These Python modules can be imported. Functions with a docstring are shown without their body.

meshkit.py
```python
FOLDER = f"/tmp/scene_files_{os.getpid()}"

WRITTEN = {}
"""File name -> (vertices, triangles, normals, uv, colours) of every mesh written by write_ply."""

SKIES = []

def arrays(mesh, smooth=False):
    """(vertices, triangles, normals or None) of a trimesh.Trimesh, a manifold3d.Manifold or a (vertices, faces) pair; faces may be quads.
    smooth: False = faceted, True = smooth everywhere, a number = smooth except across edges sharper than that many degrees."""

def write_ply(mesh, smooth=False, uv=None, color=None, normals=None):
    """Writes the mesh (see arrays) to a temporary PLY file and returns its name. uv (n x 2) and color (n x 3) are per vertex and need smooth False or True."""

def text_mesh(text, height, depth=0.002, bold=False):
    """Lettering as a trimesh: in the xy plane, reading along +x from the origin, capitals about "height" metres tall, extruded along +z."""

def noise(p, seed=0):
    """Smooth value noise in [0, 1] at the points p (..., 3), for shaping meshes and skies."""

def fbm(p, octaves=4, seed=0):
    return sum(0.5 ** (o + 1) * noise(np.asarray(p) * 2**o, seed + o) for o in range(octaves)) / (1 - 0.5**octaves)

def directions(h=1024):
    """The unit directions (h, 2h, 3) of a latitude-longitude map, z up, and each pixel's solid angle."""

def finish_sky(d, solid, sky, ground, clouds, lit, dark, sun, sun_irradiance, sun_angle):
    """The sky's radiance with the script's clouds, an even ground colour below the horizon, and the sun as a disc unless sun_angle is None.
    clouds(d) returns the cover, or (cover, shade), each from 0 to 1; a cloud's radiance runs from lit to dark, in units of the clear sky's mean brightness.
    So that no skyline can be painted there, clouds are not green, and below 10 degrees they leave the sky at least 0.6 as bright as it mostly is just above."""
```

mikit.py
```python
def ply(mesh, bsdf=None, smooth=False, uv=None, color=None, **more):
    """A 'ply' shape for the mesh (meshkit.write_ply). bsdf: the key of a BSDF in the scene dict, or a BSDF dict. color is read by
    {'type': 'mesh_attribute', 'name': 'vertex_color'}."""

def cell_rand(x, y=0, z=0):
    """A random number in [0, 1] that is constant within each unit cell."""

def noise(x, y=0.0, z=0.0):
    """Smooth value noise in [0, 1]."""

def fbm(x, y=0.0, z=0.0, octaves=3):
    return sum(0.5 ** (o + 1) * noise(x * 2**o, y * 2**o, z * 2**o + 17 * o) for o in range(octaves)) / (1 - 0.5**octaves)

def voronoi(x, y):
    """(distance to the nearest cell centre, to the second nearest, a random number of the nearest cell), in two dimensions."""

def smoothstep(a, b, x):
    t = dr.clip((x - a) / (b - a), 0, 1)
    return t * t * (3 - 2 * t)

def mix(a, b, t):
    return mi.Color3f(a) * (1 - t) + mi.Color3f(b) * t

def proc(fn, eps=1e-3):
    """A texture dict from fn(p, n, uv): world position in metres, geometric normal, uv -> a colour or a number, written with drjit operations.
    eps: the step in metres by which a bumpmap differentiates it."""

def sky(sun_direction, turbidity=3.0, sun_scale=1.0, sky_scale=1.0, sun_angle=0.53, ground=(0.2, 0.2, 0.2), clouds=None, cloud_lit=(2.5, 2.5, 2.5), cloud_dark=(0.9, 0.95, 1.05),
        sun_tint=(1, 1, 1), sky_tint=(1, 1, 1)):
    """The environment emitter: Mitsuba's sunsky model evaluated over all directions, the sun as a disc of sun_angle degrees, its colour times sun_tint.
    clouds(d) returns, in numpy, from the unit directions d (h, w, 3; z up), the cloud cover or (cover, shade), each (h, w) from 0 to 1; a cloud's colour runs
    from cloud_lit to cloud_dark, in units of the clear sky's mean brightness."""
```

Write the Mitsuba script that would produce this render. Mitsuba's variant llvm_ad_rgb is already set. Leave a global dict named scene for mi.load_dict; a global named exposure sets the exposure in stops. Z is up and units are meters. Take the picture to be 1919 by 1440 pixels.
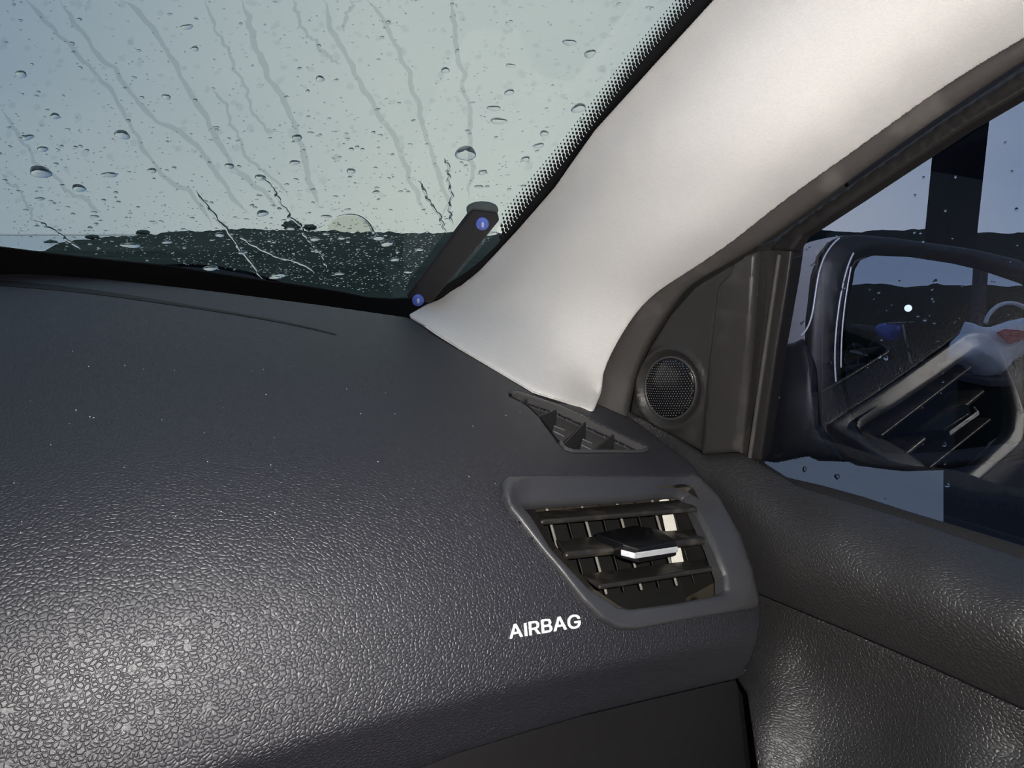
import math, numpy as np, trimesh, shapely, manifold3d
import drjit as dr, mitsuba as mi
import mikit, meshkit
from shapely.geometry import Polygon, LineString
from scipy.interpolate import RBFInterpolator
from scipy.spatial import Delaunay, ConvexHull

scene, labels = {}, {}
rng = np.random.default_rng(7)
T = mi.ScalarTransform4f

# ------------------------------------------------------------------ camera, sky, lights, exposure
exposure = 0.0
S = 1.2                                   # size of the cabin: my sketch units to metres
CAM = np.array([0.0, 0.0, 1.30])          # the phone, held before the passenger seat
YAW, PITCH, FOV = math.radians(31.6), math.radians(10.7), 66.0
FW = np.array([math.sin(YAW) * math.cos(PITCH), math.cos(YAW) * math.cos(PITCH), -math.sin(PITCH)])
RT = np.array([math.cos(YAW), -math.sin(YAW), 0.0])
UP = np.cross(RT, FW)
FPX = 959.5 / math.tan(math.radians(FOV / 2))
scene['camera'] = {'type': 'perspective', 'fov': FOV, 'fov_axis': 'x', 'near_clip': 0.02, 'far_clip': 2000.0,
                   'to_world': T().look_at(origin=CAM.tolist(), target=(CAM + FW).tolist(), up=[0, 0, 1])}

SUNDIR = np.array([0.25, 0.95, 0.06])

def overcast(d):
    """One dull rain cloud over all the sky, a little darker overhead and away from the sunset."""
    ahead = (d[..., 0] * 0.50 + d[..., 1] * 0.866) / np.maximum(np.hypot(d[..., 0], d[..., 1]), 1e-6)
    n = meshkit.fbm(d * np.array([2.2, 2.2, 5.0]), 4, seed=3)
    a = np.arccos(np.clip(ahead, -1, 1))
    shade = np.minimum(1.45 * np.maximum(a - 0.12, 0), 0.92) + 0.5 * np.clip(d[..., 2], 0, 1) + 0.30 * (n - 0.5)
    return np.ones(d.shape[:2]), np.clip(shade, 0, 1)

SKY_LEVEL = 19.0
scene['sky'] = mikit.sky(SUNDIR, turbidity=6, sun_scale=0.0, sky_scale=1.0, ground=(0.1, 0.1, 0.1), clouds=overcast,
                         cloud_lit=np.array([1.06, 1.09, 1.04]) * SKY_LEVEL, cloud_dark=np.array([0.26, 0.40, 0.62]) * SKY_LEVEL)
FLASH = CAM + 0.016 * RT + 0.008 * UP - 0.004 * FW
scene['phone_flash'] = {'type': 'spot', 'intensity': {'type': 'rgb', 'value': [1.62, 1.56, 1.49]}, 'cutoff_angle': 75.0, 'beam_width': 26.0,
                        'to_world': T().look_at(origin=FLASH.tolist(), target=(FLASH + FW).tolist(), up=[0, 0, 1])}

# ------------------------------------------------------------------ helpers
def ray(pxy):
    p = np.atleast_2d(np.asarray(pxy, float))
    return FW + ((p[:, :1] - 959.5) / FPX) * RT - ((p[:, 1:2] - 720.0) / FPX) * UP

def at(px, py, **k):
    """The point on a photo ray where one car coordinate (x right, y forward, z up, sketch units from the phone) or the depth d has the given value."""
    r = ray((px, py))[0]
    (n, v), = k.items()
    t = v * S if n == 'd' else v * S / r['xyz'.index(n)]
    return CAM + r * t

def project(P):
    q = np.atleast_2d(P) - CAM
    z = q @ FW
    return np.stack([959.5 + FPX * (q @ RT) / z, 720 - FPX * (q @ UP) / z, z], -1)

def loc(x, y, z):
    return CAM + S * np.array([x, y, z], float)

class Sheet:
    """A smooth surface through measured points; called with pixels it gives points on it, raised by off metres."""
    def __init__(self, pts, uvs=None, smoothing=0.0):
        q = project(np.array(pts))
        self.c = q[:, :2].mean(0)
        self.f = RBFInterpolator((q[:, :2] - self.c) / 300, 1 / q[:, 2], kernel='thin_plate_spline', smoothing=smoothing)
        self.g = RBFInterpolator((q[:, :2] - self.c) / 300, np.array(uvs), kernel='thin_plate_spline') if uvs is not None else None
    def base(self, p):
        p = np.atleast_2d(np.asarray(p, float))
        return CAM + ray(p) / self.f((p - self.c) / 300)[:, None]
    def normal(self, p):
        p = np.atleast_2d(np.asarray(p, float))
        e = 3.0
        du = self.base(p + [e, 0]) - self.base(p - [e, 0])
        dv = self.base(p + [0, e]) - self.base(p - [0, e])
        n = np.cross(dv, du)
        n /= np.linalg.norm(n, axis=1, keepdims=True)
        return np.where(((CAM - self.base(p)) * n).sum(1, keepdims=True) < 0, -n, n)
    def __call__(self, p, off=0.0):
        off = np.broadcast_to(np.asarray(off, float), (len(np.atleast_2d(p)),))[:, None]
        return self.base(p) + self.normal(p) * off
    def uv(self, p):
        p = np.atleast_2d(np.asarray(p, float))
        return self.g((p - self.c) / 300)

class Plane(Sheet):
    def __init__(self, p, n):
        self.p, self.n, self.g = np.asarray(p, float), np.asarray(n, float) / np.linalg.norm(n), None
        if (CAM - self.p) @ self.n < 0: self.n = -self.n
    def base(self, p):
        r = ray(p)
        return CAM + r * (((self.p - CAM) @ self.n) / (r @ self.n))[:, None]
    def deeper(self, d):
        return Plane(self.p - self.n * d, self.n)

def ring(c, step):
    ls = LineString(c)
    n = max(3, int(ls.length / step))
    return np.array([ls.interpolate(i / n, normalized=True).coords[0] for i in range(n)])

def rounded(pts, r):
    """A polygon with its corners rounded by r pixels."""
    p = Polygon(pts)
    return p.buffer(-r).buffer(2 * r).buffer(-r) if r else p

def panel(sheet, poly, step=14, bevel=0.002, bpx=6.0, thick=0.004, off=0.0, relief=None, uv=False):
    """A solid panel whose front follows the sheet inside the outline; its rim is rounded over."""
    poly = poly if isinstance(poly, Polygon) else Polygon(poly)
    poly = shapely.make_valid(poly)
    if poly.geom_type != 'Polygon': poly = max(poly.geoms, key=lambda g: g.area)
    pts = []
    for f in (0.0, 0.12, 0.4, 1.0):
        q = poly.buffer(-bpx * f) if f else poly
        for g in getattr(q, 'geoms', [q]):
            if g.is_empty: continue
            for c in [g.exterior, *g.interiors]:
                pts.append(ring(c.coords, min(step, 10) * (0.8 if f else 0.6)))
    x0, y0, x1, y1 = poly.bounds
    gx, gy = np.meshgrid(np.arange(x0, x1, step), np.arange(y0, y1, step))
    g = np.stack([gx.ravel(), gy.ravel()], -1) + 0.37
    inner = poly.buffer(-bpx - 0.45 * step)
    if not inner.is_empty: pts.append(g[shapely.contains_xy(inner, g[:, 0], g[:, 1])])
    p = np.unique(np.round(np.vstack(pts), 2), axis=0)
    tri = Delaunay(p).simplices
    c = p[tri].mean(1)
    tri = tri[shapely.contains_xy(poly.buffer(0.05), c[:, 0], c[:, 1])]
    a = p[tri]
    area = np.cross(a[:, 1] - a[:, 0], a[:, 2] - a[:, 0])
    tri = tri[np.abs(area) > 0.02]
    used, inv = np.unique(tri, return_inverse=True)
    p, tri = p[used], inv.reshape(-1, 3)
    d = shapely.distance(poly.boundary, shapely.points(p))
    k = np.clip(1 - d / bpx, 0, 1)
    o = off - bevel * (1 - np.sqrt(np.maximum(1 - k * k, 0)))
    if relief is not None: o = o + relief(p)
    front = sheet(p, o)
    n = sheet.normal(p)
    back = sheet.base(p) + n * (off - thick)
    fn = np.cross(front[tri[:, 1]] - front[tri[:, 0]], front[tri[:, 2]] - front[tri[:, 0]])
    flip = (fn * n[tri[:, 0]]).sum(1) < 0
    tri[flip] = tri[flip][:, ::-1]
    e = np.vstack([tri[:, [0, 1]], tri[:, [1, 2]], tri[:, [2, 0]]])
    key = np.sort(e, 1)
    _, idx, cnt = np.unique(key, axis=0, return_index=True, return_counts=True)
    e = e[idx[cnt == 1]]
    N = len(p)
    v = np.vstack([front, back, front, back])
    f = np.vstack([tri, tri[:, ::-1] + N, np.stack([e[:, 0], e[:, 0] + N, e[:, 1] + N], 1) + 2 * N, np.stack([e[:, 0], e[:, 1] + N, e[:, 1]], 1) + 2 * N])
    m = trimesh.Trimesh(v, f, process=False)
    if uv:
        t = sheet.uv(p)
        return m, np.vstack([t, t, t, t])
    return m

def add(key, mesh, bsdf, label=None, cat=None, group=None, kind=None, smooth=True, uv=None, **more):
    scene[key] = mikit.ply(mesh, bsdf, smooth=smooth, uv=uv, **more)
    say(key, label, cat, group, kind)

def say(key, label=None, cat=None, group=None, kind=None):
    d = {k: v for k, v in (('label', label), ('category', cat), ('group', group), ('kind', kind)) if v}
    if d: labels[key] = d

BALL = trimesh.creation.icosphere(1, 1.0).vertices
def hull(points, radii):
    radii = np.broadcast_to(np.asarray(radii, float), (len(points),))
    q = np.vstack([np.asarray(p) + BALL * r for p, r in zip(points, radii)])
    h = ConvexHull(q)
    m = trimesh.Trimesh(q, h.simplices, process=True)
    m.fix_normals()
    return m

def join(ms):
    return trimesh.util.concatenate(ms)

def tube(points, radius, sides=8, closed=False):
    p = np.asarray(points, float)
    t = np.gradient(p, axis=0)
    if closed: t = np.roll(p, -1, 0) - np.roll(p, 1, 0)
    t /= np.linalg.norm(t, axis=1, keepdims=True) + 1e-12
    up = np.array([0.13, 0.31, 0.94])
    a = np.cross(t, up); a /= np.linalg.norm(a, axis=1, keepdims=True) + 1e-12
    b = np.cross(t, a)
    w = np.arange(sides) * 2 * np.pi / sides
    r = np.broadcast_to(np.asarray(radius, float), (len(p),))[:, None, None]
    v = (p[:, None] + r * (np.cos(w)[None, :, None] * a[:, None] + np.sin(w)[None, :, None] * b[:, None])).reshape(-1, 3)
    f, n = [], len(p)
    for i in range(n if closed else n - 1):
        for j in range(sides):
            q = [i * sides + j, i * sides + (j + 1) % sides, ((i + 1) % n) * sides + (j + 1) % sides, ((i + 1) % n) * sides + j]
            f += [[q[0], q[1], q[2]], [q[0], q[2], q[3]]]
    if not closed:
        v = np.vstack([v, p[:1], p[-1:]])
        for j in range(sides):
            f.append([len(v) - 2, (j + 1) % sides, j])
            f.append([len(v) - 1, (n - 1) * sides + j, (n - 1) * sides + (j + 1) % sides])
    m = trimesh.Trimesh(v, f, process=False)
    if m.volume < 0: m.invert()
    return m

def spline(pts, n):
    from scipy.interpolate import CubicSpline
    p = np.asarray(pts, float)
    t = np.concatenate([[0], np.cumsum(np.linalg.norm(np.diff(p, axis=0), axis=1))])
    return CubicSpline(t, p)(np.linspace(0, t[-1], n))

def polyline(pts, n):
    ls = LineString(pts)
    return np.array([ls.interpolate(i / (n - 1), normalized=True).coords[0] for i in range(n)])

def strip_solid(A, B, thick, dirs):
    """A solid band between two 3D polylines, thickened along dirs (away from the viewer)."""
    A, B = np.asarray(A), np.asarray(B)
    n = len(A)
    v = np.vstack([A, B, A + dirs * thick, B + dirs * thick])
    f = []
    for i in range(n - 1):
        for (a, b) in ((0, 1), (1, 3), (3, 2), (2, 0)):
            q = [a * n + i, b * n + i, b * n + i + 1, a * n + i + 1]
            f += [[q[0], q[1], q[2]], [q[0], q[2], q[3]]]
    for i in (0, n - 1):
        f += [[i, n + i, 3 * n + i], [i, 3 * n + i, 2 * n + i]]
    m = trimesh.Trimesh(v, f, process=True)
    m.fix_normals()
    return m

# ------------------------------------------------------------------ materials
def rgb(*c): return {'type': 'rgb', 'value': list(c)}
def two(b): return {'type': 'twosided', 'bsdf': b}
def principled(c, rough, spec=0.5, metallic=0.0, **k):
    return {'type': 'principled', 'base_color': rgb(*c) if isinstance(c, (tuple, list)) else c, 'roughness': rough, 'specular': spec, 'metallic': metallic, **k}

def leather_height(cell):
    def fn(p, n, uv):
        wob = 0.55 * cell
        x = uv.x + wob * (mikit.noise(uv.x / cell * 0.9, uv.y / cell * 0.9, 3.0) - 0.5)
        y = uv.y + wob * (mikit.noise(uv.x / cell * 0.9, uv.y / cell * 0.9, 9.0) - 0.5)
        a, b, w = mikit.voronoi(x / (cell * 1.25), y / cell)
        return mikit.smoothstep(0.0, 0.42, b - a) * (0.75 + 0.35 * w)
    return fn
def bump(base, fn, scale, eps):
    return two({'type': 'bumpmap', 'scale': scale, 'texture': mikit.proc(fn, eps=eps), 'bsdf': base})

scene['leather'] = bump(principled((0.0135, 0.013, 0.0175), 0.52, 0.9), leather_height(0.0022), 0.00028, 0.00022)
scene['door_leather'] = bump(principled((0.020, 0.0185, 0.0185), 0.49, 0.85), leather_height(0.0026), 0.00030, 0.00024)
scene['panel_plastic'] = two(principled((0.022, 0.021, 0.022), 0.55, 0.45))
scene['frame_plastic'] = two(principled((0.036, 0.0355, 0.038), 0.46, 0.8))
scene['rim_plastic'] = two(principled((0.05, 0.05, 0.05), 0.35, 0.7))
scene['gloss_black'] = two(principled((0.006, 0.006, 0.007), 0.22, 0.5))
def duct_dust(p, n, uv):
    k = mikit.smoothstep(0.28, 0.5, mikit.fbm(p.x * 55, p.y * 55, p.z * 55)) * mikit.smoothstep(0.2, 0.6, dr.abs(n.z))
    return mikit.mix((0.010, 0.009, 0.008), (0.075, 0.064, 0.047), k)
def dusty(p, n, uv):
    k = mikit.fbm(p.x * 70, p.y * 70, p.z * 70) 
    return mikit.mix((0.020, 0.018, 0.016), (0.050, 0.044, 0.036), mikit.smoothstep(0.5, 0.8, k))
scene['dusty_black'] = two(principled(mikit.proc(dusty), 0.36, 0.5))
scene['mesh_glint'] = two(principled((0.16, 0.16, 0.16), 0.25, 0.6))  # pale bead colour; the glints of the grille are painted in
scene['duct_plastic'] = two(principled(mikit.proc(duct_dust), 0.6, 0.3))
scene['shade_black'] = two(principled((0.010, 0.010, 0.010), 0.6, 0.3))  # near-black; the shade of recesses and gaps is put into this colour
scene['grey_vane'] = two(principled((0.20, 0.19, 0.165), 0.5, 0.4))
scene['white_plastic'] = two(principled((0.72, 0.70, 0.62), 0.5, 0.4))
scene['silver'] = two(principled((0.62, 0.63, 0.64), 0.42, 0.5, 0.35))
scene['chrome'] = two(principled((0.80, 0.79, 0.74), 0.30, 0.5, 0.9))
scene['dim_chrome'] = two(principled((0.22, 0.21, 0.19), 0.38, 0.5, 0.85))
def sail_wear(p, n, uv):
    k = mikit.smoothstep(0.5, 0.8, mikit.fbm(p.x * 40, p.y * 40, p.z * 40))
    return mikit.mix((0.026, 0.024, 0.023), (0.040, 0.037, 0.035), k)
scene['sail_plastic'] = two(principled(mikit.proc(sail_wear), 0.46, 0.45))
def rubber_wear(p, n, uv):
    k = mikit.smoothstep(0.48, 0.8, mikit.fbm(p.x * 30, p.y * 30, p.z * 30, octaves=4))
    return mikit.mix((0.048, 0.043, 0.041), (0.085, 0.077, 0.073), k)
scene['rubber'] = two(principled(mikit.proc(rubber_wear), 0.62, 0.35))
scene['dark_rubber'] = two(principled((0.012, 0.011, 0.011), 0.45, 0.45))
def weave(p, n, uv):
    q = p * 900.0
    return 0.5 * mikit.noise(q.x, q.y, q.z * 2.2) + 0.5 * mikit.noise(q.x * 2.1, q.y * 2.1, q.z)
def cloth(p, n, uv): return mikit.mix((0.555, 0.54, 0.522), (0.645, 0.63, 0.608), weave(p, n, uv))
scene['fabric'] = two(principled(mikit.proc(cloth), 0.85, 0.2, sheen=0.25))
scene['lettering'] = two(principled((0.78, 0.78, 0.78), 0.5, 0.4))
scene['frit'] = two(principled((0.004, 0.004, 0.005), 0.6, 0.15))
scene['holder_plastic'] = two(principled((0.018, 0.016, 0.018), 0.45, 0.4))
scene['smoked'] = two(principled((0.05, 0.065, 0.07), 0.15, 0.6))
scene['blue_stud'] = two(principled((0.10, 0.16, 0.62), 0.25, 0.6))
scene['pale_stud'] = two(principled((0.55, 0.62, 0.95), 0.2, 0.6))
scene['windscreen'] = {'type': 'thindielectric', 'int_ior': 1.28, 'specular_transmittance': rgb(0.83, 0.92, 0.90)}
scene['film'] = {'type': 'thindielectric', 'int_ior': 1.02, 'specular_transmittance': rgb(0.80, 0.815, 0.825)}
scene['faint_film'] = {'type': 'thindielectric', 'int_ior': 1.02, 'specular_transmittance': rgb(0.895, 0.905, 0.91)}
scene['water'] = {'type': 'dielectric', 'int_ior': 1.333}
scene['side_glass'] = {'type': 'thindielectric', 'int_ior': 1.95, 'specular_transmittance': rgb(0.83, 0.86, 1.0)}
scene['mirror_face'] = two({'type': 'conductor', 'material': 'none', 'specular_reflectance': rgb(0.66, 0.66, 0.68)})
scene['silver_paint'] = two(principled((0.40, 0.39, 0.39), 0.42, 0.5, 0.0, clearcoat=0.6, clearcoat_gloss=0.9))
scene['housing_black'] = two(principled((0.007, 0.007, 0.008), 0.45, 0.35))
scene['headliner'] = two({'type': 'diffuse', 'reflectance': rgb(0.30, 0.29, 0.28)})
scene['cabin_dark'] = two({'type': 'diffuse', 'reflectance': rgb(0.05, 0.05, 0.05)})

# ------------------------------------------------------------------ the world outside
def ground_at(px, py):
    r = ray((px, py))[0]
    return (CAM - r * CAM[2] / r[2])[:2]
_a, _b = ground_at(1768, 990), ground_at(1768, 880)     # edge between the pale paving and the darker ground
DARK_EDGE = (*((_b - _a) / np.linalg.norm(_b - _a)), 0.0)
DARK_EDGE = (float(DARK_EDGE[0]), float(DARK_EDGE[1]), float(_a[0] * DARK_EDGE[1] - _a[1] * DARK_EDGE[0]))
def ground_col(p, n, uv):
    g = mikit.fbm(p.x * 0.25, p.y * 0.25, 0.0, octaves=5)
    grass = mikit.mix((0.060, 0.068, 0.050), (0.135, 0.140, 0.105), g)
    w = mikit.fbm(p.x * 1.3, p.y * 0.5, 4.0, octaves=4)
    pave = mikit.mix((0.36, 0.34, 0.31), (0.50, 0.47, 0.43), w)
    pave = dr.select(p.x * DARK_EDGE[1] - p.y * DARK_EDGE[0] > DARK_EDGE[2], mikit.mix((0.018, 0.018, 0.020), (0.04, 0.04, 0.045), w), pave)
    return dr.select(p.y > 5.5 + 0.25 * p.x, grass, pave)
scene['ground_mat'] = two({'type': 'diffuse', 'reflectance': mikit.proc(ground_col)})
gv = np.array([[-400, -400, 0], [400, -400, 0], [400, 400, 0], [-400, 400, 0.0]])
add('ground', (gv, np.array([[0, 1, 2], [0, 2, 3]])), 'ground_mat', kind='structure', smooth=False)

def hill_col(p, n, uv):
    g = mikit.fbm(p.x * 0.09, p.y * 0.09, p.z * 0.3, octaves=5)
    return mikit.mix((0.085, 0.090, 0.066), (0.165, 0.165, 0.125), g)
scene['hill_mat'] = two({'type': 'diffuse', 'reflectance': mikit.proc(hill_col)})
def az_of(px): 
    r = ray((px, 440.0))[0]
    return math.atan2(r[0], r[1])
crest = [(84, 460), (100, 456), (170, 447), (270, 440), (350, 434), (450, 430), (520, 430), (600, 432), (680, 435), (760, 436), (900, 438), (1300, 438)]
ca = np.array([az_of(c[0]) for c in crest])
def slope_to_z(py): 
    r = ray((700, py))[0]
    return r[2] / math.hypot(r[0], r[1])
ch = np.array([slope_to_z(c[1]) for c in crest])
A = np.linspace(ca[0], ca[-1], 260)
R0 = 160.0
H = CAM[2] + R0 * np.interp(A, ca, ch) + 0.9 * (meshkit.fbm(np.stack([A * 90, A * 0, A * 0], -1), 4) - 0.5)
rows = []
for k, (rr, hh) in enumerate([(70, 0.0), (100, 0.35), (135, 0.8), (160, 1.0), (185, 0.9), (230, 0.4), (290, -0.1)]):
    rows.append(np.stack([rr * np.sin(A), rr * np.cos(A), np.maximum(H, 0.02) * hh - 0.03], -1))
G = np.array(rows); nr, nc = G.shape[:2]
ii, jj = np.meshgrid(np.arange(nr - 1), np.arange(nc - 1), indexing='ij')
q = np.stack([ii * nc + jj, ii * nc + jj + 1, (ii + 1) * nc + jj + 1, (ii + 1) * nc + jj], -1).reshape(-1, 4)
add('hill', (G.reshape(-1, 3), q), 'hill_mat', 'low grey-green hill along the horizon seen through the wet windshield', 'hill')

scene['sky_sheet_mat'] = two(principled((0.30, 0.36, 0.40), 0.12, 0.8))  # reflecting sheet added to brighten the band below the horizon
sheet_az = np.linspace(az_of(-700), az_of(300), 30)
near_ = np.interp(sheet_az, [az_of(-700), az_of(84), az_of(125)], [62, 75, 210])
lk = np.vstack([[[R * math.sin(t), R * math.cos(t), 0.02] for t, R in zip(sheet_az, RR)] for RR in (near_, near_ * 0 + 1900)])
add('sky_sheet', (lk, np.array([[i, i + 1, 31 + i, 30 + i] for i in range(29)])), 'sky_sheet_mat', 'added pale sheet mirroring the sky at the left end of the hill', 'sky_sheet')
def blob_tree(px, pybase, pytop, dist, wide, seed):
    r = ray((px, 440.0))[0]; d = np.array([r[0], r[1], 0]) / math.hypot(r[0], r[1])
    z0, z1 = CAM[2] + dist * slope_to_z(pybase), CAM[2] + dist * slope_to_z(pytop)
    m = trimesh.creation.icosphere(3, 1.0)
    v = m.vertices * (0.55 + 0.95 * meshkit.fbm(m.vertices * 2.6 + seed, 3))[:, None]
    v = v * np.array([wide, wide, (z1 - z0) * 0.5]) + d * dist + np.array([0, 0, (z0 + z1) / 2])
    crown = trimesh.Trimesh(v, m.faces, process=False)
    trunk = hull([d * dist + [0, 0, z0 - 0.6], d * dist + [0, 0, (z0 + z1) / 2]], [0.2, 0.15])
    return crown, trunk
scene['tree_mat'] = two({'type': 'diffuse', 'reflectance': rgb(0.21, 0.21, 0.15)})
for i, (px, a, b, dist, w, lab) in enumerate([
        (548, 431, 415, 160, 1.7, 'widest dark tree on the crest of the distant hill'),
        (582, 432, 421, 160, 1.2, 'small dark tree just right of the widest tree on the hill crest'),
        (268, 441, 432, 160, 1.1, 'small dark tree on the left slope of the distant hill'),
        (172, 448, 440, 160, 1.1, 'lowest dark tree near the left end of the distant hill'),
        (95, 457, 449, 160, 1.0, 'dark tree at the far left end of the hill by the black glass border')]):
    k = 'tree' if i == 0 else f'tree_{i:03d}'
    c, t = blob_tree(px, a, b, dist, w, 3.1 * i)
    add(k + '__crown', c, 'tree_mat'); add(k + '__trunk', t, 'tree_mat')
    say(k, lab, 'tree')
def hedge(p0, p1, h, w, seed, n=160):
    p0, p1 = np.array(p0, float), np.array(p1, float)
    prof = np.array([[-0.5, 0], [-0.55, 0.3], [-0.52, 0.7], [-0.38, 0.95], [0, 1.0], [0.38, 0.95], [0.52, 0.7], [0.55, 0.3], [0.5, 0]])
    d = (p1 - p0) / np.linalg.norm(p1 - p0); s = np.array([d[1], -d[0]])
    t = np.linspace(0, 1, n)
    v = []
    for k, tt in enumerate(t):
        c = p0 + (p1 - p0) * tt
        for a, b in prof:
            v.append([*(c + s * a * w), b * h])
    v = np.array(v)
    nz = meshkit.fbm(v * 2.0 + seed, 4) - 0.5
    v[:, 2] += np.where(v[:, 2] > 0.1, nz * 0.22 * h * (v[:, 2] / h), 0)
    v[:, :2] += s * (nz * 0.5)[:, None]
    m = len(prof)
    f = []
    for i in range(n - 1):
        for j in range(m - 1):
            a = i * m + j
            f += [[a, a + 1, a + m + 1], [a, a + m + 1, a + m]]
    for i in (0, n - 1):
        for j in range(1, m - 1): f.append([i * m, i * m + j, i * m + j + 1])
    tm = trimesh.Trimesh(v, f, process=False); tm.fix_normals()
    return tm
scene['hedge_mat'] = two({'type': 'diffuse', 'reflectance': rgb(0.022, 0.027, 0.025)})
add('hedge', hedge((11.0, 3.4), (9.0, 9.5), 1.36, 1.4, 2.0), 'hedge_mat', 'dark clipped hedge outside the side window, behind the wing mirror', 'hedge')
add('hedge_001', hedge((-14, -16), (19, -16), 1.36, 1.6, 8.0, 240), 'hedge_mat', 'dark hedge behind the car, seen only in the wing mirror', 'hedge')
add('hedge_002', hedge((18.0, -13.5), (13.0, 2.0), 1.36, 1.6, 5.0), 'hedge_mat', 'dark hedge beside the lane right of the post outside the side window', 'hedge')

scene['post_mat'] = two({'type': 'diffuse', 'reflectance': rgb(0.020, 0.017, 0.020)})
scene['brown_post'] = two({'type': 'diffuse', 'reflectance': rgb(0.11, 0.095, 0.10)})
def post(px0, px1, dist):
    m = ray(((px0 + px1) / 2, 440.0))[0]
    d = np.array([m[0], m[1], 0]) / math.hypot(m[0], m[1])
    w = dist * (px1 - px0) / FPX / 1.12
    return d * dist, w
pc, pw = post(1740, 1822, 6.0)
def pillar(c, w, h):
    s = trimesh.creation.extrude_polygon(Polygon([(-w/2, -w/2), (w/2, -w/2), (w/2, w/2), (-w/2, w/2)]).buffer(-0.03).buffer(0.03), h)
    s.apply_transform(trimesh.transformations.rotation_matrix(-0.55, [0, 0, 1])); s.apply_translation([c[0], c[1], 0]); return s
add('post__shaft', pillar(pc, pw * 0.80, 4.2), 'post_mat', smooth=30)
add('post__base', pillar(pc, pw * 1.05, 0.25), 'post_mat', smooth=30)
say('post', 'dark square post standing outside the side window', 'post')

# ------------------------------------------------------------------ cabin shell (behind and above the view)
def box(x0, x1, y0, y1, z0, z1):
    m = trimesh.creation.box(extents=np.abs([x1 - x0, y1 - y0, z1 - z0]) * S); m.apply_translation(loc((x0 + x1) / 2, (y0 + y1) / 2, (z0 + z1) / 2)); return m
add('ceiling', box(-1.2, 0.40, -1.3, 0.13, 0.30, 0.33), 'headliner', kind='structure', smooth=False)
add('wall_back', box(-1.2, 0.42, -1.33, -1.3, -0.75, 0.30), 'cabin_dark', kind='structure', smooth=False)
add('wall_left', box(-1.23, -1.2, -1.3, 0.80, -0.75, 0.30), 'cabin_dark', kind='structure', smooth=False)
add('floor', box(-1.2, 0.42, -1.3, 0.80, -0.78, -0.75), 'cabin_dark', kind='structure', smooth=False)
add('wall_front', box(-1.2, 0.40, 0.88, 0.90, -0.75, -0.10), 'cabin_dark', kind='structure', smooth=False)

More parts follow.
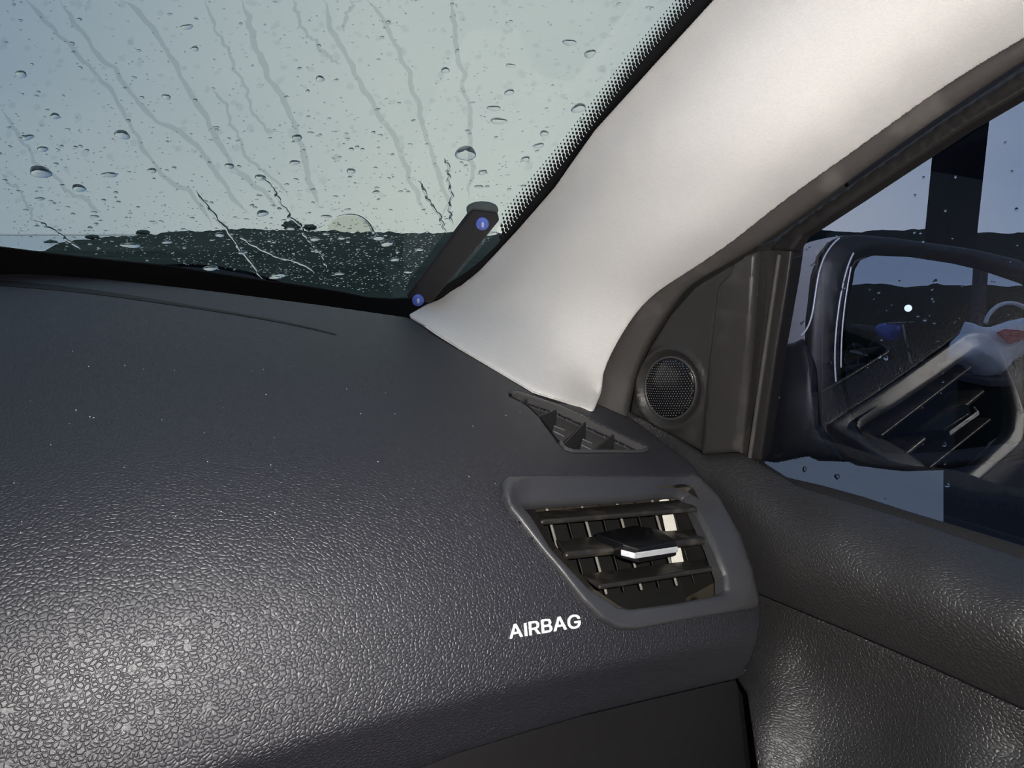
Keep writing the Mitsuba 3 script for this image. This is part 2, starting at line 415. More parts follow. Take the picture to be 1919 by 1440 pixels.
# ------------------------------------------------------------------ windshield
TAN = math.tan(math.radians(30.0))
def ws_y0(x): return 0.73 + 0.10 * (1 - ((x + 0.40) / 0.73) ** 2)
def ws_z(x, y): return -0.076 + TAN * (ws_y0(x) - y)
class Windshield(Sheet):
    g = None
    def __init__(self): pass
    def base(self, p):
        r = ray(p)
        t = np.full(len(r), 0.6)
        for _ in range(40):
            q = r * t[:, None]
            F = q[:, 2] - ws_z(q[:, 0], q[:, 1])
            q2 = r * (t + 1e-4)[:, None]
            dF = (q2[:, 2] - ws_z(q2[:, 0], q2[:, 1]) - F) / 1e-4
            t = np.clip(t - F / dF, 0.02, 3.0)
        return CAM + S * r * t[:, None]
WS = Windshield()
gx, gs = np.meshgrid(np.linspace(-1.15, 0.345, 40), np.linspace(0, 1, 24), indexing='ij')
gy = ws_y0(gx) + 0.03 - gs * (ws_y0(gx) - 0.10)
gp = CAM + S * np.stack([gx, gy, ws_z(gx, gy)], -1)
nx, ns = gp.shape[:2]
ii, jj = np.meshgrid(np.arange(nx - 1), np.arange(ns - 1), indexing='ij')
q = np.stack([ii * ns + jj, (ii + 1) * ns + jj, (ii + 1) * ns + jj + 1, ii * ns + jj + 1], -1).reshape(-1, 4)
add('windshield__pane', (gp.reshape(-1, 3), q), 'windscreen')
say('windshield', 'sloping car windshield covered in rain drops and water trails', 'windshield')
pil_left = [(1420, -100), (1333, 0), (1229, 114), (1112, 244), (1038, 350), (971, 427), (923, 479), (895, 508), (862, 534), (819, 557), (765, 588)]
frit_in = [(1388, -100), (1301, 0), (1192, 127), (1075, 281), (994, 378), (968, 411), (930, 460), (900, 489), (876, 508), (841, 531), (805, 550), (786, 557), (734, 559), (687, 556), (640, 546), (560, 533),
           (480, 522), (400, 510), (312, 496), (210, 486), (85, 472), (0, 461), (-150, 446), (-320, 432)]
frit_out = [(-320, 520), (-100, 530), (0, 540), (200, 560), (400, 590), (600, 620), (740, 640), (840, 610), (960, 500), (1060, 390), (1260, 140), (1370, 30), (1450, -100)]
add('windshield__black_border', panel(WS, Polygon(frit_in + frit_out), step=16, bevel=0.0, bpx=2, thick=0.0012, off=0.0016), 'frit', 'black printed border of the glass')
# dot fade beside the border
edge = LineString(frit_in[:8])
dots = []
for row in range(5):
    dist = 4.0 + row * 6.0
    rad = [5.6, 4.8, 4.0, 3.0, 2.0][row]
    par = edge.parallel_offset(dist, 'left')
    k = int(par.length / 8.6)
    for i in range(k):
        s = (i + 0.5 * (row % 2)) * 8.6
        c = np.array(par.interpolate(s).coords[0])
        if c[0] < 938: continue
        a = np.arange(8) * np.pi / 4
        v = WS(np.vstack([c[None], c + 0.5 * rad * 0.86 * np.stack([np.cos(a) * 1.5, np.sin(a) * 1.9], -1)]), 0.0012)
        dots.append(trimesh.Trimesh(v, [[0, 1 + j, 1 + (j + 1) % 8] for j in range(8)], process=False))
add('windshield__border_dots', join(dots), 'frit', 'fading black dots printed beside the border', kind='stuff', smooth=False)

# ------------------------------------------------------------------ water on the windshield
def frame_on(sheet, p):
    b = sheet.base(p); n = sheet.normal(p)
    up = np.array([0, 0, 1.0]) - n * n[:, 2:3]
    up /= np.linalg.norm(up, axis=1, keepdims=True)
    rt = np.cross(n, up)      # across the glass
    return b, n, rt, up
def drop_mesh(b, out, rt, up, a, c, h, rot, seed, nr=5, na=14):
    """A bead of water: flat on the glass, domed outwards, its outline uneven."""
    th = np.arange(na) * 2 * np.pi / na
    rs = np.random.default_rng(seed)
    wob = 1 + 0.10 * np.sin(2 * th + rs.uniform(0, 6)) + 0.07 * np.sin(3 * th + rs.uniform(0, 6))
    cr, sr = math.cos(rot), math.sin(rot)
    v, f = [b + out * h], []
    for k in range(1, nr + 1):
        s = math.sin(k / nr * math.pi / 2)
        z = h * math.cos(k / nr * math.pi / 2) ** 1.1
        x, y = a * s * wob * np.cos(th), c * s * wob * np.sin(th)
        X, Y = x * cr - y * sr, x * sr + y * cr
        v.extend(b + rt * X[:, None] + up * Y[:, None] + out * z)
    v.append(b)
    for j in range(na): f.append([0, 1 + j, 1 + (j + 1) % na])
    for k in range(nr - 1):
        for j in range(na):
            p, r = 1 + k * na + j, 1 + k * na + (j + 1) % na
            f += [[p, p + na, r + na], [p, r + na, r]]
    L = 1 + (nr - 1) * na
    for j in range(na): f.append([len(v) - 1, L + (j + 1) % na, L + j])
    m = trimesh.Trimesh(np.array(v), f, process=False)
    if m.volume < 0: m.invert()
    return m
big = [(76, 325, 20, 0), (229, 255, 14, 0), (52, 260, 12, -.7), (205, 330, 13, 0), (148, 355, 13, 0), (80, 282, 10, 0), (312, 184, 8, 0), (365, 94, 8, 0), (600, 150, 9, 0), (552, 307, 10, 0), (873, 290, 22, 0), (926, 205, 13, 0),
       (935, 229, 16, 0), (1068, 82, 14, 0), (1106, 103, 12, 0), (1085, 205, 15, 0), (957, 125, 9, 0), (557, 260, 10, 0), (658, 323, 9, 0), (488, 335, 10, -.4), (430, 313, 9, 0), (103, 220, 10, -.5), (40, 141, 10, 0), (835, 134, 9, .9),
       (725, 458, 13, 0), (710, 447, 12, 0), (612, 408, 10, 0), (245, 462, 17, 0), (523, 517, 15, 0), (515, 522, 10, 0), (395, 505, 13, 0), (740, 488, 9, 0), (636, 515, 9, 0), (545, 430, 8, 0), (590, 450, 9, -.6), (597, 473, 7, 0), (765, 512, 8, 0),
       (412, 442, 9, 0), (455, 475, 9, 0), (313, 456, 9, 0), (492, 402, 12, -.3), (285, 322, 9, -.5), (178, 408, 8, 0), (75, 375, 8, 0), (905, 325, 9, 0), (1010, 275, 10, 0), (985, 300, 9, 0), (1020, 252, 9, 0), (955, 175, 10, 0), (898, 352, 9, 0), (350, 53, 12, -.5),
       (612, 440, 7, 0), (786, 470, 8, 0), (640, 448, 7, 0), (705, 362, 7, 0), (920, 440, 12, 0)]
spec = [(x, y, r, rot) for x, y, r, rot in big]
glass = Polygon([(-30, -30), (1290, -30), (1180, 120), (1065, 275), (975, 385), (925, 445), (840, 525), (780, 550), (690, 550), (480, 516), (210, 482), (0, 458), (-30, 455)])
strip_poly = Polygon([(870, 370), (935, 380), (940, 405), (808, 560), (758, 552)])
def scatter(n, dens, seed):
    rs = np.random.default_rng(seed); out = []
    while len(out) < n:
        x, y = rs.uniform(-20, 1290), rs.uniform(-20, 556)
        if rs.uniform() < dens(x, y) and shapely.contains_xy(glass, x, y) and not shapely.contains_xy(strip_poly, x, y): out.append((x, y))
    return out
dens_a = lambda x, y: 0.12 + 0.5 * np.clip((y - 120) / 250, 0, 1) * (1 if y < 470 else 0.8)
def drop_at(x, y, wpx, rot, seed, nr=5, na=14):
    b, n, rt, up = (k[0] for k in frame_on(WS, (x, y)))
    depth = (b - CAM) @ FW
    a = wpx * depth / FPX
    rs = np.random.default_rng(seed)
    c = a * rs.uniform(0.55, 0.95)
    return drop_mesh(b - n * 0.0012, -n, rt, up, a, c, 0.40 * min(a, c) + 0.0001, rot, seed, nr, na)
for i, (x, y) in enumerate(scatter(300 - len(spec), dens_a, 5)):
    spec.append((x, y, np.random.default_rng(i).uniform(2.6, 5.0) * (0.85 if y > 440 else 1.0), np.random.default_rng(i + 9).normal(0, 0.35)))
OWN = {0: 'biggest dark-edged raindrop at the left of the windshield', 1: 'dark-edged raindrop crossed by the second water trail from the left', 10: 'big raindrop on the upright water trail above the plastic strip', 27: 'bright raindrop low on the left part of the hill', 28: 'bright wide raindrop just above the black border in front of the dark hillside'}
for i, (x, y, w, rot) in enumerate(spec):
    k = 'raindrop' if i == 0 else f'raindrop_{i:03d}'
    own = OWN.get(i)
    add(k, drop_at(x, y, w, rot, 100 + i), 'water', own or ('large clear raindrop with a dark upper edge on the windshield' if i < len(big) else 'small clear raindrop clinging to the outside of the windshield'), 'raindrop',
        None if own else ('large raindrops on the windshield' if i < len(big) else 'small raindrops on the windshield'))
dens_b = lambda x, y: 0.06 + 0.12 * np.clip((y - 150) / 200, 0, 1) + 0.9 * np.clip((y - 400) / 60, 0, 1) * np.clip((x - 60) / 500, 0.12, 1)
tiny = []
for i, (x, y) in enumerate(scatter(2300, dens_b, 11)):
    w = np.random.default_rng(i + 77).uniform(0.9, 2.3)
    tiny.append(drop_at(x, y, w, np.random.default_rng(i).normal(0, 0.3), 5000 + i, 3, 7))
add('fine_rain', join(tiny), 'water', 'fine specks of rain water spread over the whole windshield', 'rain water', kind='stuff')

def ribbon(pts, wpx, seed, off=-0.0008):
    """A flat wandering film of water down the glass."""
    c = spline(pts, 70)
    s = np.linspace(0, 1, 70)
    jig = (meshkit.fbm(np.stack([s * 14 + seed * 7.7, s * 0, s * 0], -1), 3) - 0.5) * 16
    t = np.gradient(c, axis=0); t /= np.linalg.norm(t, axis=1, keepdims=True)
    nrm = np.stack([-t[:, 1], t[:, 0]], -1)
    c = c + nrm * jig[:, None]
    w = wpx * (0.65 + 0.7 * meshkit.fbm(np.stack([s * 20 + seed * 3.3, s * 0 + 5, s * 0], -1), 3)) * np.clip(np.minimum(s, 1 - s) * 14, 0.15, 1)
    L, R = WS(c + nrm * w[:, None] / 2, off), WS(c - nrm * w[:, None] / 2, off)
    v = np.vstack([L, R]); n = len(c)
    return trimesh.Trimesh(v, [x for i in range(n - 1) for x in ([i, i + 1, n + i + 1], [i, n + i + 1, n + i])], process=False), c
trails = [([(40, 0), (130, 90), (200, 165), (250, 240), (285, 305), (330, 345), (400, 425)], 8, 'far left of the glass'),
          ([(115, 0), (180, 95), (245, 170), (300, 230), (350, 260), (420, 345), (468, 400)], 9, 'second from the left'),
          ([(225, 0), (300, 75), (345, 150), (385, 225), (418, 285), (450, 325), (500, 370), (525, 398)], 10, 'with a sharp bend left of centre'),
          ([(380, 0), (420, 85), (455, 160), (500, 240), (525, 250)], 6, 'short and thin, near the top centre'),
          ([(450, 0), (480, 85), (508, 150), (540, 210), (560, 260), (580, 325), (600, 390)], 11, 'wide, at the centre of the glass'),
          ([(550, 0), (590, 80), (640, 120)], 7, 'short, at the top edge right of centre'),
          ([(605, 0), (645, 95), (665, 130), (710, 215), (745, 270), (770, 340), (800, 398)], 10, 'long, ending left of the plastic strip'),
          ([(690, 0), (730, 60), (765, 140), (785, 210), (800, 265), (822, 320), (832, 410)], 9, 'long, ending beside the plastic strip'),
          ([(845, 0), (855, 75), (868, 150), (878, 230), (885, 300), (882, 370)], 9, 'nearly upright, above the plastic strip'),
          ([(0, 215), (40, 260), (85, 320), (130, 355), (190, 405)], 7, 'at the left edge of the photo'),
          ([(0, 330), (40, 365), (62, 410), (70, 425)], 6, 'lowest at the left edge of the photo'),
          ([(395, 165), (430, 220), (470, 300), (520, 345), (540, 370)], 6, 'thin, between the two wide central trails'),
          ([(640, 60), (665, 0)], 7, 'stub at the top edge')]
for i, (pts, w, where) in enumerate(trails):
    k = 'water_trail' if i == 0 else f'water_trail_{i:03d}'
    add(k, ribbon(pts, w, i)[0], 'film', f'grey water trail running down the windshield, {where}', 'water trail')
riv = [([(372, 360), (400, 400), (430, 440), (465, 490), (490, 525)], 3.0, 'ending amid the hill'), ([(490, 330), (515, 365), (545, 410), (565, 430)], 2.6, 'above the trees of the hill'),
       ([(70, 417), (90, 430), (120, 448), (150, 470)], 2.6, 'over the left end of the hill'), ([(565, 430), (580, 455), (600, 480), (615, 505)], 2.6, 'below the half-round smear'),
       ([(785, 342), (795, 362), (810, 385), (822, 405), (838, 440)], 2.6, 'just left of the plastic strip'), ([(835, 300), (843, 340), (845, 380), (846, 425)], 2.4, 'beaded and upright above the plastic strip'),
       ([(440, 440), (480, 465), (520, 485), (560, 495), (590, 515)], 2.6, 'crossing the dark hillside')]
for i, (pts, w, where) in enumerate(riv):
    c = spline(pts, 40)
    s = np.linspace(0, 1, 40)
    c = c + np.stack([(meshkit.fbm(np.stack([s * 9 + i * 5, s * 0, s * 0], -1), 3) - 0.5) * 14, s * 0], -1)
    d = 1 / (WS.base(c) - CAM).dot(FW)
    rad = w / FPX / d * (0.55 + 0.8 * meshkit.fbm(np.stack([s * 18, s * 0 + i, s * 0], -1), 2)) * np.clip(np.minimum(s, 1 - s) * 12, 0.25, 1)
    add('rivulet' if i == 0 else f'rivulet_{i:03d}', tube(WS(c, -0.0016 - 0.3 * rad), rad, 8), 'water', f'thin glinting rivulet of rain on the glass, {where}', 'rivulet')
sm = spline([(612, 440), (616, 425), (628, 412), (648, 406), (668, 407), (686, 417), (696, 430), (700, 440)], 40)
sv = WS(np.vstack([[[655, 436]], sm]), -0.0009)
scene['pale_film'] = {'type': 'thindielectric', 'int_ior': 1.02, 'specular_transmittance': rgb(0.80, 0.80, 0.72)}
add('wet_smear__film', trimesh.Trimesh(sv, [[0, 1 + i, 2 + i] for i in range(39)], process=False), 'pale_film', 'thin pale film of water')
add('wet_smear__rim', tube(WS(sm[12:], -0.0022), np.linspace(0.0003, 0.0016, 28), 8), 'water', 'thicker rim of water')
say('wet_smear', 'half-round smear of water with a thick rim on the windshield, right of the trees', 'smear')
# faint wet patches
patches = []
for i, (x, y) in enumerate(scatter(420, lambda x, y: 0.9 * np.clip((420 - y) / 200, 0.1, 1), 21)):
    rs = np.random.default_rng(i + 900)
    a = np.arange(9) * 2 * np.pi / 9
    w = rs.uniform(2, 9)
    rr = w * (0.7 + 0.5 * rs.uniform(size=9))
    c = np.stack([x + rr * np.cos(a) * 0.9, y + rr * np.sin(a) * rs.uniform(0.4, 1.0)], -1)
    v = WS(np.vstack([[x, y], c]), -0.0006 - 0.000001 * i)
    patches.append(trimesh.Trimesh(v, [[0, 1 + j, 1 + (j + 1) % 9] for j in range(9)], process=False))
add('wet_patches', join(patches), 'faint_film', 'faint grey wet blotches spread over the upper windshield', 'wet patches', kind='stuff')

hx, hy = np.meshgrid(np.linspace(-0.75, 0.42, 40), np.linspace(0.90, 1.75, 16), indexing='ij')
hz = -0.0295 - 1.9 * (hx - 0.14) ** 2 - 0.10 * (hy - 0.9) - 0.5 * np.maximum(0, hy - 1.4) ** 2
hp = CAM + S * np.stack([hx, hy, hz], -1)
ii, jj = np.meshgrid(np.arange(39), np.arange(15), indexing='ij')
q = np.stack([ii * 16 + jj, (ii + 1) * 16 + jj, (ii + 1) * 16 + jj + 1, ii * 16 + jj + 1], -1).reshape(-1, 4)
scene['hood_paint'] = two(principled((0.055, 0.060, 0.095), 0.5, 0.3))
add('engine_hood__panel', (np.vstack([hp.reshape(-1, 3), hp.reshape(-1, 3) - [0, 0, 0.004]]), np.vstack([q, q[:, ::-1] + 640])), 'hood_paint')
say('engine_hood', 'dark bluish engine hood just showing over the black lower border of the windshield', 'hood')
# plastic strip stuck inside the glass corner
hold = rounded([(873, 396), (884, 384), (930, 390), (934, 402), (806, 560), (760, 548)], 3)
add('tag_holder__body', panel(WS, hold, step=10, bevel=0.0012, bpx=4, thick=0.004, off=0.0075), 'holder_plastic')
th = np.linspace(0, 2 * np.pi, 40)[:-1]
add('tag_holder__end_cap', panel(WS, Polygon(np.stack([903 + 30 * np.cos(th), 388 + 14 * np.sin(th)], -1)), step=8, bevel=0.001, bpx=4, thick=0.003, off=0.0049), 'smoked', 'smoky clear rounded end')
for i, (x, y, rr) in enumerate([(902, 406, 12), (782, 551, 11)]):
    disc = Polygon(np.stack([x + rr * np.cos(th), y + 0.95 * rr * np.sin(th)], -1))
    k = 'tag_holder__stud' if i == 0 else f'tag_holder__stud_{i:03d}'
    add(k, panel(WS, disc, step=4, bevel=0.002, bpx=rr * 0.8, thick=0.001, off=0.0097), 'blue_stud', 'round translucent blue stud')
    pin = Polygon(np.stack([x + 0.25 * rr * np.cos(th), y - 1 + 0.45 * rr * np.sin(th)], -1))
    add(k + '__pin', panel(WS, pin, step=3, bevel=0.001, bpx=2.4, thick=0.001, off=0.0109), 'pale_stud', 'bright centre')
say('tag_holder', 'black plastic strip with two blue studs stuck in the windshield corner', 'windshield tag')

# ------------------------------------------------------------------ dashboard
prof = np.array([(0.80, -0.025), (0.715, -0.0295), (0.64, -0.037), (0.56, -0.049), (0.50, -0.062), (0.455, -0.076), (0.415, -0.091), (0.38, -0.107), (0.350, -0.130), (0.328, -0.158), (0.3135, -0.186), (0.3055, -0.206), (0.3045, -0.2115), (0.3058, -0.217), (0.3105, -0.236), (0.3190, -0.256), (0.338, -0.266), (0.37, -0.272)])
def dash_surface():
    """The dash is a swept profile; sampled densely and looked up by photo ray."""
    from scipy.interpolate import CubicSpline, CloughTocher2DInterpolator
    s0 = np.concatenate([[0], np.cumsum(np.linalg.norm(np.diff(prof, axis=0), axis=1))])
    cs = CubicSpline(s0, prof)
    s_ = np.concatenate([np.linspace(0, 0.40, 34)[:-1], np.linspace(0.40, s0[-1], 60)])
    xs = np.linspace(-0.30, 0.46, 64)
    pts, uvs, top, low = [], [], [], []
    for x in xs:
        yz = cs(s_)
        dz = -0.048 * (max(x, 0) / 0.33) ** 1.8 if x < 0.37 else -0.048 * (0.37 / 0.33) ** 1.8
        k = np.clip((-0.10 - yz[:, 1]) / 0.10, 0, 1)
        k = k * k * (3 - 2 * k)
        e = max(0.0, x - 0.335)
        R = np.stack([yz[:, 0] * 0 + x, yz[:, 0] + 2.0 * e * e, yz[:, 1] + dz * (1 - DROP * k)], -1)
        n = np.argmin(R[:, 2] / R[:, 1]) + 1          # up to where the lip turns out of sight
        pts.append(R[:n]); uvs.append(np.stack([s_[:n] * 0 + x * S, s_[:n] * S], -1))
        top.append(R[0]); low.append(R[n - 1])
    P, U = np.vstack(pts), np.vstack(uvs)
    q = project(CAM + S * P)
    seen = Polygon(project(CAM + S * np.vstack([np.array(top), pts[-1], np.array(low)[::-1], pts[0][::-1]]))[:, :2])
    return CloughTocher2DInterpolator(q[:, :2], np.c_[1 / q[:, 2], U]), seen.buffer(0)
DROP = 0.40
class Dash(Sheet):
    g = True
    def __init__(self): self.t, self.seen = dash_surface()
    def base(self, p):
        p = np.atleast_2d(np.asarray(p, float))
        return CAM + ray(p) / self.t(p)[:, :1]
    def uv(self, p): return self.t(np.atleast_2d(np.asarray(p, float)))[:, 1:]
DASH = Dash()
dash_out = [(-230, 470), (0, 501), (200, 517), (400, 540), (600, 566), (765, 590), (860, 632), (960, 692), (1000, 715), (1113, 748), (1190, 782), (1215, 800), (1302, 868), (1350, 930), (1395, 1000), (1420, 1070), (1432, 1140), (1426, 1200), (1410, 1245), (1390, 1277),
            (1250, 1310), (1100, 1346), (985, 1380), (870, 1416), (760, 1459), (600, 1524), (300, 1650), (-230, 1900)]
vent_out = [(944, 898), (952, 890), (1000, 890), (1304, 882), (1318, 890), (1352, 932), (1390, 1000), (1412, 1065), (1426, 1125), (1424, 1138), (1300, 1160), (1195, 1180), (1165, 1179), (1130, 1160), (1100, 1128), (1050, 1058), (960, 948), (946, 920)]
vent_in = [(990, 934), (1002, 929), (1100, 922), (1282, 909), (1296, 913), (1308, 935), (1345, 1015), (1368, 1075), (1371, 1108), (1364, 1113), (1280, 1130), (1190, 1142), (1165, 1138), (1148, 1126), (1113, 1102), (1042, 1022), (1001, 950)]
def_out = [(937, 733), (970, 734), (995, 741), (1045, 758), (1095, 780), (1153, 807), (1210, 834), (1216, 842), (1210, 847), (1075, 847), (1060, 842), (1046, 826), (1013, 783), (987, 758), (955, 741)]
dash_poly = Polygon(dash_out).intersection(DASH.seen.buffer(-4)).difference(Polygon(vent_out).buffer(-12)).difference(Polygon(def_out).buffer(-4))
m, uv = panel(DASH, dash_poly, step=11, bevel=0.006, bpx=9, thick=0.008, uv=True)
add('dashboard__pad', m, 'leather', uv=uv)
say('dashboard', 'dark grained soft dashboard reaching from the windshield to the lower lip', 'dashboard')
lets, cur = [], 0.0
for ch in 'AIRBAG':
    if ch == 'I':
        g = trimesh.creation.extrude_polygon(Polygon([(0.06, 0), (0.25, 0), (0.25, 1.0), (0.06, 1.0)]), 0.02)
    else:
        g = meshkit.text_mesh(ch, 1.0, 0.02, bold=True)
        g.apply_translation([-g.vertices[:, 0].min(), -min(0, g.vertices[:, 1].min()) * (ch != 'G'), 0])
    g.apply_translation([cur, 0, 0]); cur = g.vertices[:, 0].max() + {'A': 0.07, 'I': 0.13, 'R': 0.10, 'B': 0.06, 'G': 0.0}[ch]
    lets.append(g)
tm = join(lets)
tv = tm.vertices.copy(); wtx = tv[:, 0].max()
tp = np.array([954.0, 1198.0]) + (tv[:, :1] / wtx) * np.array([134.0, -22.0]) + tv[:, 1:2] * np.array([-2.0, -24.5])
add('dashboard__airbag_lettering', trimesh.Trimesh(DASH(tp, 0.0003 + tv[:, 2] * 0.02), tm.faces, process=False), 'lettering', 'white printed word AIRBAG', smooth=False)
# dark strip on the top pad: shade of a shallow crease, put into the colour
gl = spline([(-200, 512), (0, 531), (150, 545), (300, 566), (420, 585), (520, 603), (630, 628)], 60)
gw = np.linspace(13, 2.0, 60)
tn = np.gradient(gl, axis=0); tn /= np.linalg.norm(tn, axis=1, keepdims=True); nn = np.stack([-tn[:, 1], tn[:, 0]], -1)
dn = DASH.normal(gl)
add('dashboard__groove_shade', strip_solid(DASH(gl + nn * gw[:, None] / 2, 0.0004), DASH(gl - nn * gw[:, None] / 2, 0.0004), 0.002, -dn), 'shade_black', 'dark strip standing in for a shaded crease across the top')
flecks = []
for i in range(60):
    rs = np.random.default_rng(i + 4000)
    x, y = rs.uniform(20, 1150), rs.uniform(560, 1050)
    if not shapely.contains_xy(dash_poly.buffer(-12), x, y): continue
    r = rs.uniform(0.4, 1.1)
    c = DASH((x, y), 0.0002)[0]
    f = trimesh.creation.icosphere(1, r * 0.00028); f.apply_translation(c); flecks.append(f)
add('dust', join(flecks), 'lettering', 'pale dust specks scattered on the top of the dashboard', 'dust', kind='stuff')

# lower dash panel under the lip
LOW = Sheet([at(600, 1500, y=.37), at(1000, 1440, y=.385), at(1000, 1350, y=.385), at(1390, 1280, y=.395), at(1400, 1440, y=.385), at(1200, 1340, y=.395), at(1200, 1600, y=.37), at(600, 1700, y=.35)])
add('glovebox_panel', panel(LOW, rounded([(560, 1480), (760, 1420), (1000, 1330), (1250, 1270), (1380, 1250), (1388, 1290), (1396, 1360), (1406, 1470), (1412, 1700), (560, 1700)], 4), step=22, bevel=0.004, bpx=8, thick=0.02), 'panel_plastic',
    'dark plain panel below the lip of the dashboard', 'glovebox panel')

# ------------------------------------------------------------------ air vent
a, b, c = (DASH(p, 0.003)[0] for p in ((955, 905), (1395, 1050), (1150, 1165)))
VP = Plane(a, np.cross(b - a, c - a))
ring_poly = rounded(vent_out, 6).difference(rounded(vent_in, 5))
def frame_relief(p):
    d_in = shapely.distance(Polygon(vent_in), shapely.points(p))
    return -np.interp(p[:, 1], [905, 960, 1100, 1140], [0.012, 0.006, 0.004, 0.0025]) * np.clip(1 - d_in / 36, 0, 1)
VF = Sheet([DASH(p, 0.0065)[0] for p in ring(Polygon(vent_out).exterior.coords, 40)] + [DASH(p, 0.0065)[0] for p in ring(Polygon(vent_in).exterior.coords, 60)], smoothing=1e-4)
add('air_vent__frame', panel(VF, ring_poly, step=6, bevel=0.003, bpx=6, thick=0.016, relief=frame_relief), 'frame_plastic', 'satin dark rim')
def vp(px, py, d): return VP.deeper(d).base((px, py))[0]
# duct: walls and back
vin = ring(Polygon(rounded(vent_in, 5).buffer(1.5)).exterior.coords, 8)
cin = vin.mean(0)
fr, bk = VP.deeper(0.013).base(vin), VP.deeper(0.013).base(vin) - VP.n * 0.055
n = len(vin)
wall = trimesh.Trimesh(np.vstack([fr, bk]), [x for i in range(n) for x in ([i, (i + 1) % n, n + (i + 1) % n], [i, n + (i + 1) % n, n + i])], process=False)
add('air_vent__duct', wall, 'duct_plastic', 'dusty brown inside of the vent')
bc = bk.mean(0)
add('air_vent__duct_back', trimesh.Trimesh(np.vstack([bk, bc[None]]), [[i, (i + 1) % n, n] for i in range(n)], process=False), 'shade_black')
slats = [((1016, 979), (1302, 955), (1004, 962), (1286, 938)), ((1062, 1041), (1338, 1012), (1044, 1014), (1326, 992)), ((1124, 1100), (1358, 1063), (1092, 1079), (1352, 1046))]
for i, (f0, f1, b0, b1) in enumerate(slats):
    k = 'air_vent__slat' if i == 0 else f'air_vent__slat_{i:03d}'
    rf = 0.0030 if i == 1 else 0.0020
    add(k, hull([vp(*f0, 0.010), vp(*f1, 0.010), vp(*b0, 0.030), vp(*b1, 0.030)], [rf, rf, 0.0009, 0.0009]), 'dusty_black', smooth=35)
for i in range(8):
    x = 1040 + 33 * i
    k = 'air_vent__vane' if i == 0 else f'air_vent__vane_{i:03d}'
    t0, t1 = vp(x - 22, 930 - 2 * i, 0.036), vp(x + 30, 1120 - 4 * i, 0.036)
    dirv = (t0 + t1) / 2 - CAM; dirv = dirv / np.linalg.norm(dirv) * 0.016 + RT * 0.0006
    add(k, hull([t0, t1, t0 + dirv, t1 + dirv], [0.0011, 0.0011, 0.0005, 0.0005] if i % 2 == 0 else 0.0006), 'grey_vane' if i % 2 == 0 else 'dusty_black', 'pale upright vane' if i % 2 == 0 else None, smooth=35)
t0, t1 = vp(1244, 930, 0.042), vp(1272, 1062, 0.042); wv = RT * 0.0085
add('air_vent__white_flap', hull([t0 - wv * .5, t1 - wv * .5, t0 + wv * .5, t1 + wv * .5], 0.0006), 'white_plastic', 'white flap deep inside the vent', smooth=35)
# thumb wheel on the middle slat
kn = [(1108, 1002, .020), (1190, 984, .026), (1240, 996, .022)]
top = [vp(1120, 1003, 0.018), vp(1190, 988, 0.026), vp(1236, 996, 0.022), vp(1264, 1017, -0.004), vp(1196, 1030, -0.006), vp(1168, 1022, -0.002)]
dn_ = -UP * 0.0085
add('air_vent__knob', hull(top + [p + dn_ for p in top], 0.0012), 'gloss_black', 'glossy black thumb tab', smooth=35)
F0, F1, F2 = vp(1165, 1032, -0.0035), vp(1189, 1038, -0.0085), vp(1269, 1026, -0.0065)
add('air_vent__knob__insert', join([hull([F0, F1, F0 - UP * 0.0030, F1 - UP * 0.0030], 0.0006), hull([F1, F2, F1 - UP * 0.0030, F2 - UP * 0.0030], 0.0006)]), 'silver', 'bright silver front edge', smooth=35)
tc = np.mean(top[2:6], axis=0) + UP * 0.0013
e1 = (top[3] - top[4]); e1 /= np.linalg.norm(e1); e2 = np.cross(UP, e1); e2 -= 0
marks = [tube([tc + e1 * (0.0035 * math.cos(t)) + e2 * (0.0022 * math.sin(t)) for t in np.linspace(0, 2 * np.pi, 17)[:-1]], 0.00016, 5, True), tube([tc - e1 * 0.003, tc + e1 * 0.003], 0.00015, 5), tube([tc + e1 * 0.0055 + e2 * 0.001, tc + e1 * 0.009 + e2 * 0.001], 0.00015, 5)]
add('air_vent__knob__mark', join(marks), 'silver', 'small pale symbol')
say('air_vent', 'dashboard air vent with dark rim, three slats and silver-edged knob', 'air vent')

# ------------------------------------------------------------------ defroster vent
d_o = rounded(def_out, 1.5); d_i = d_o.buffer(-3.6)
DEF = DASH
add('defroster_vent__rim', panel(DEF, d_o.difference(d_i).difference(LineString([(930, 736), (953, 742), (985, 762), (1010, 787), (1040, 826)]).buffer(9)), step=5, bevel=0.0016, bpx=2.4, thick=0.010, off=0.0012), 'rim_plastic', 'thin raised rim')
di = ring(d_i.buffer(1.0).exterior.coords, 7)
fr = DEF(di, -0.001); bk = fr - np.array([0, 0, 0.040]) + np.array([0, 0.006, 0])
n = len(di)
add('defroster_vent__well', trimesh.Trimesh(np.vstack([fr, bk, bk.mean(0)[None]]), [x for i in range(n) for x in ([i, (i + 1) % n, n + (i + 1) % n], [i, n + (i + 1) % n, n + i], [n + i, n + (i + 1) % n, 2 * n])], process=False), 'shade_black', 'dark hollow')
fins = [((988, 745), (975, 752)), ((1043, 766), (1010, 778)), ((1098, 789), (1056, 832)), ((1151, 812), (1114, 842))]
for i, (p, q_) in enumerate(fins):
    k = 'defroster_vent__fin' if i == 0 else f'defroster_vent__fin_{i:03d}'
    P, Q = DEF(p, -0.002)[0], DEF(q_, -0.002)[0]
    dwn = np.array([0, 0, -0.022])
    add(k, hull([P, Q, P + dwn, Q + dwn], 0.0009), 'panel_plastic', smooth=35)
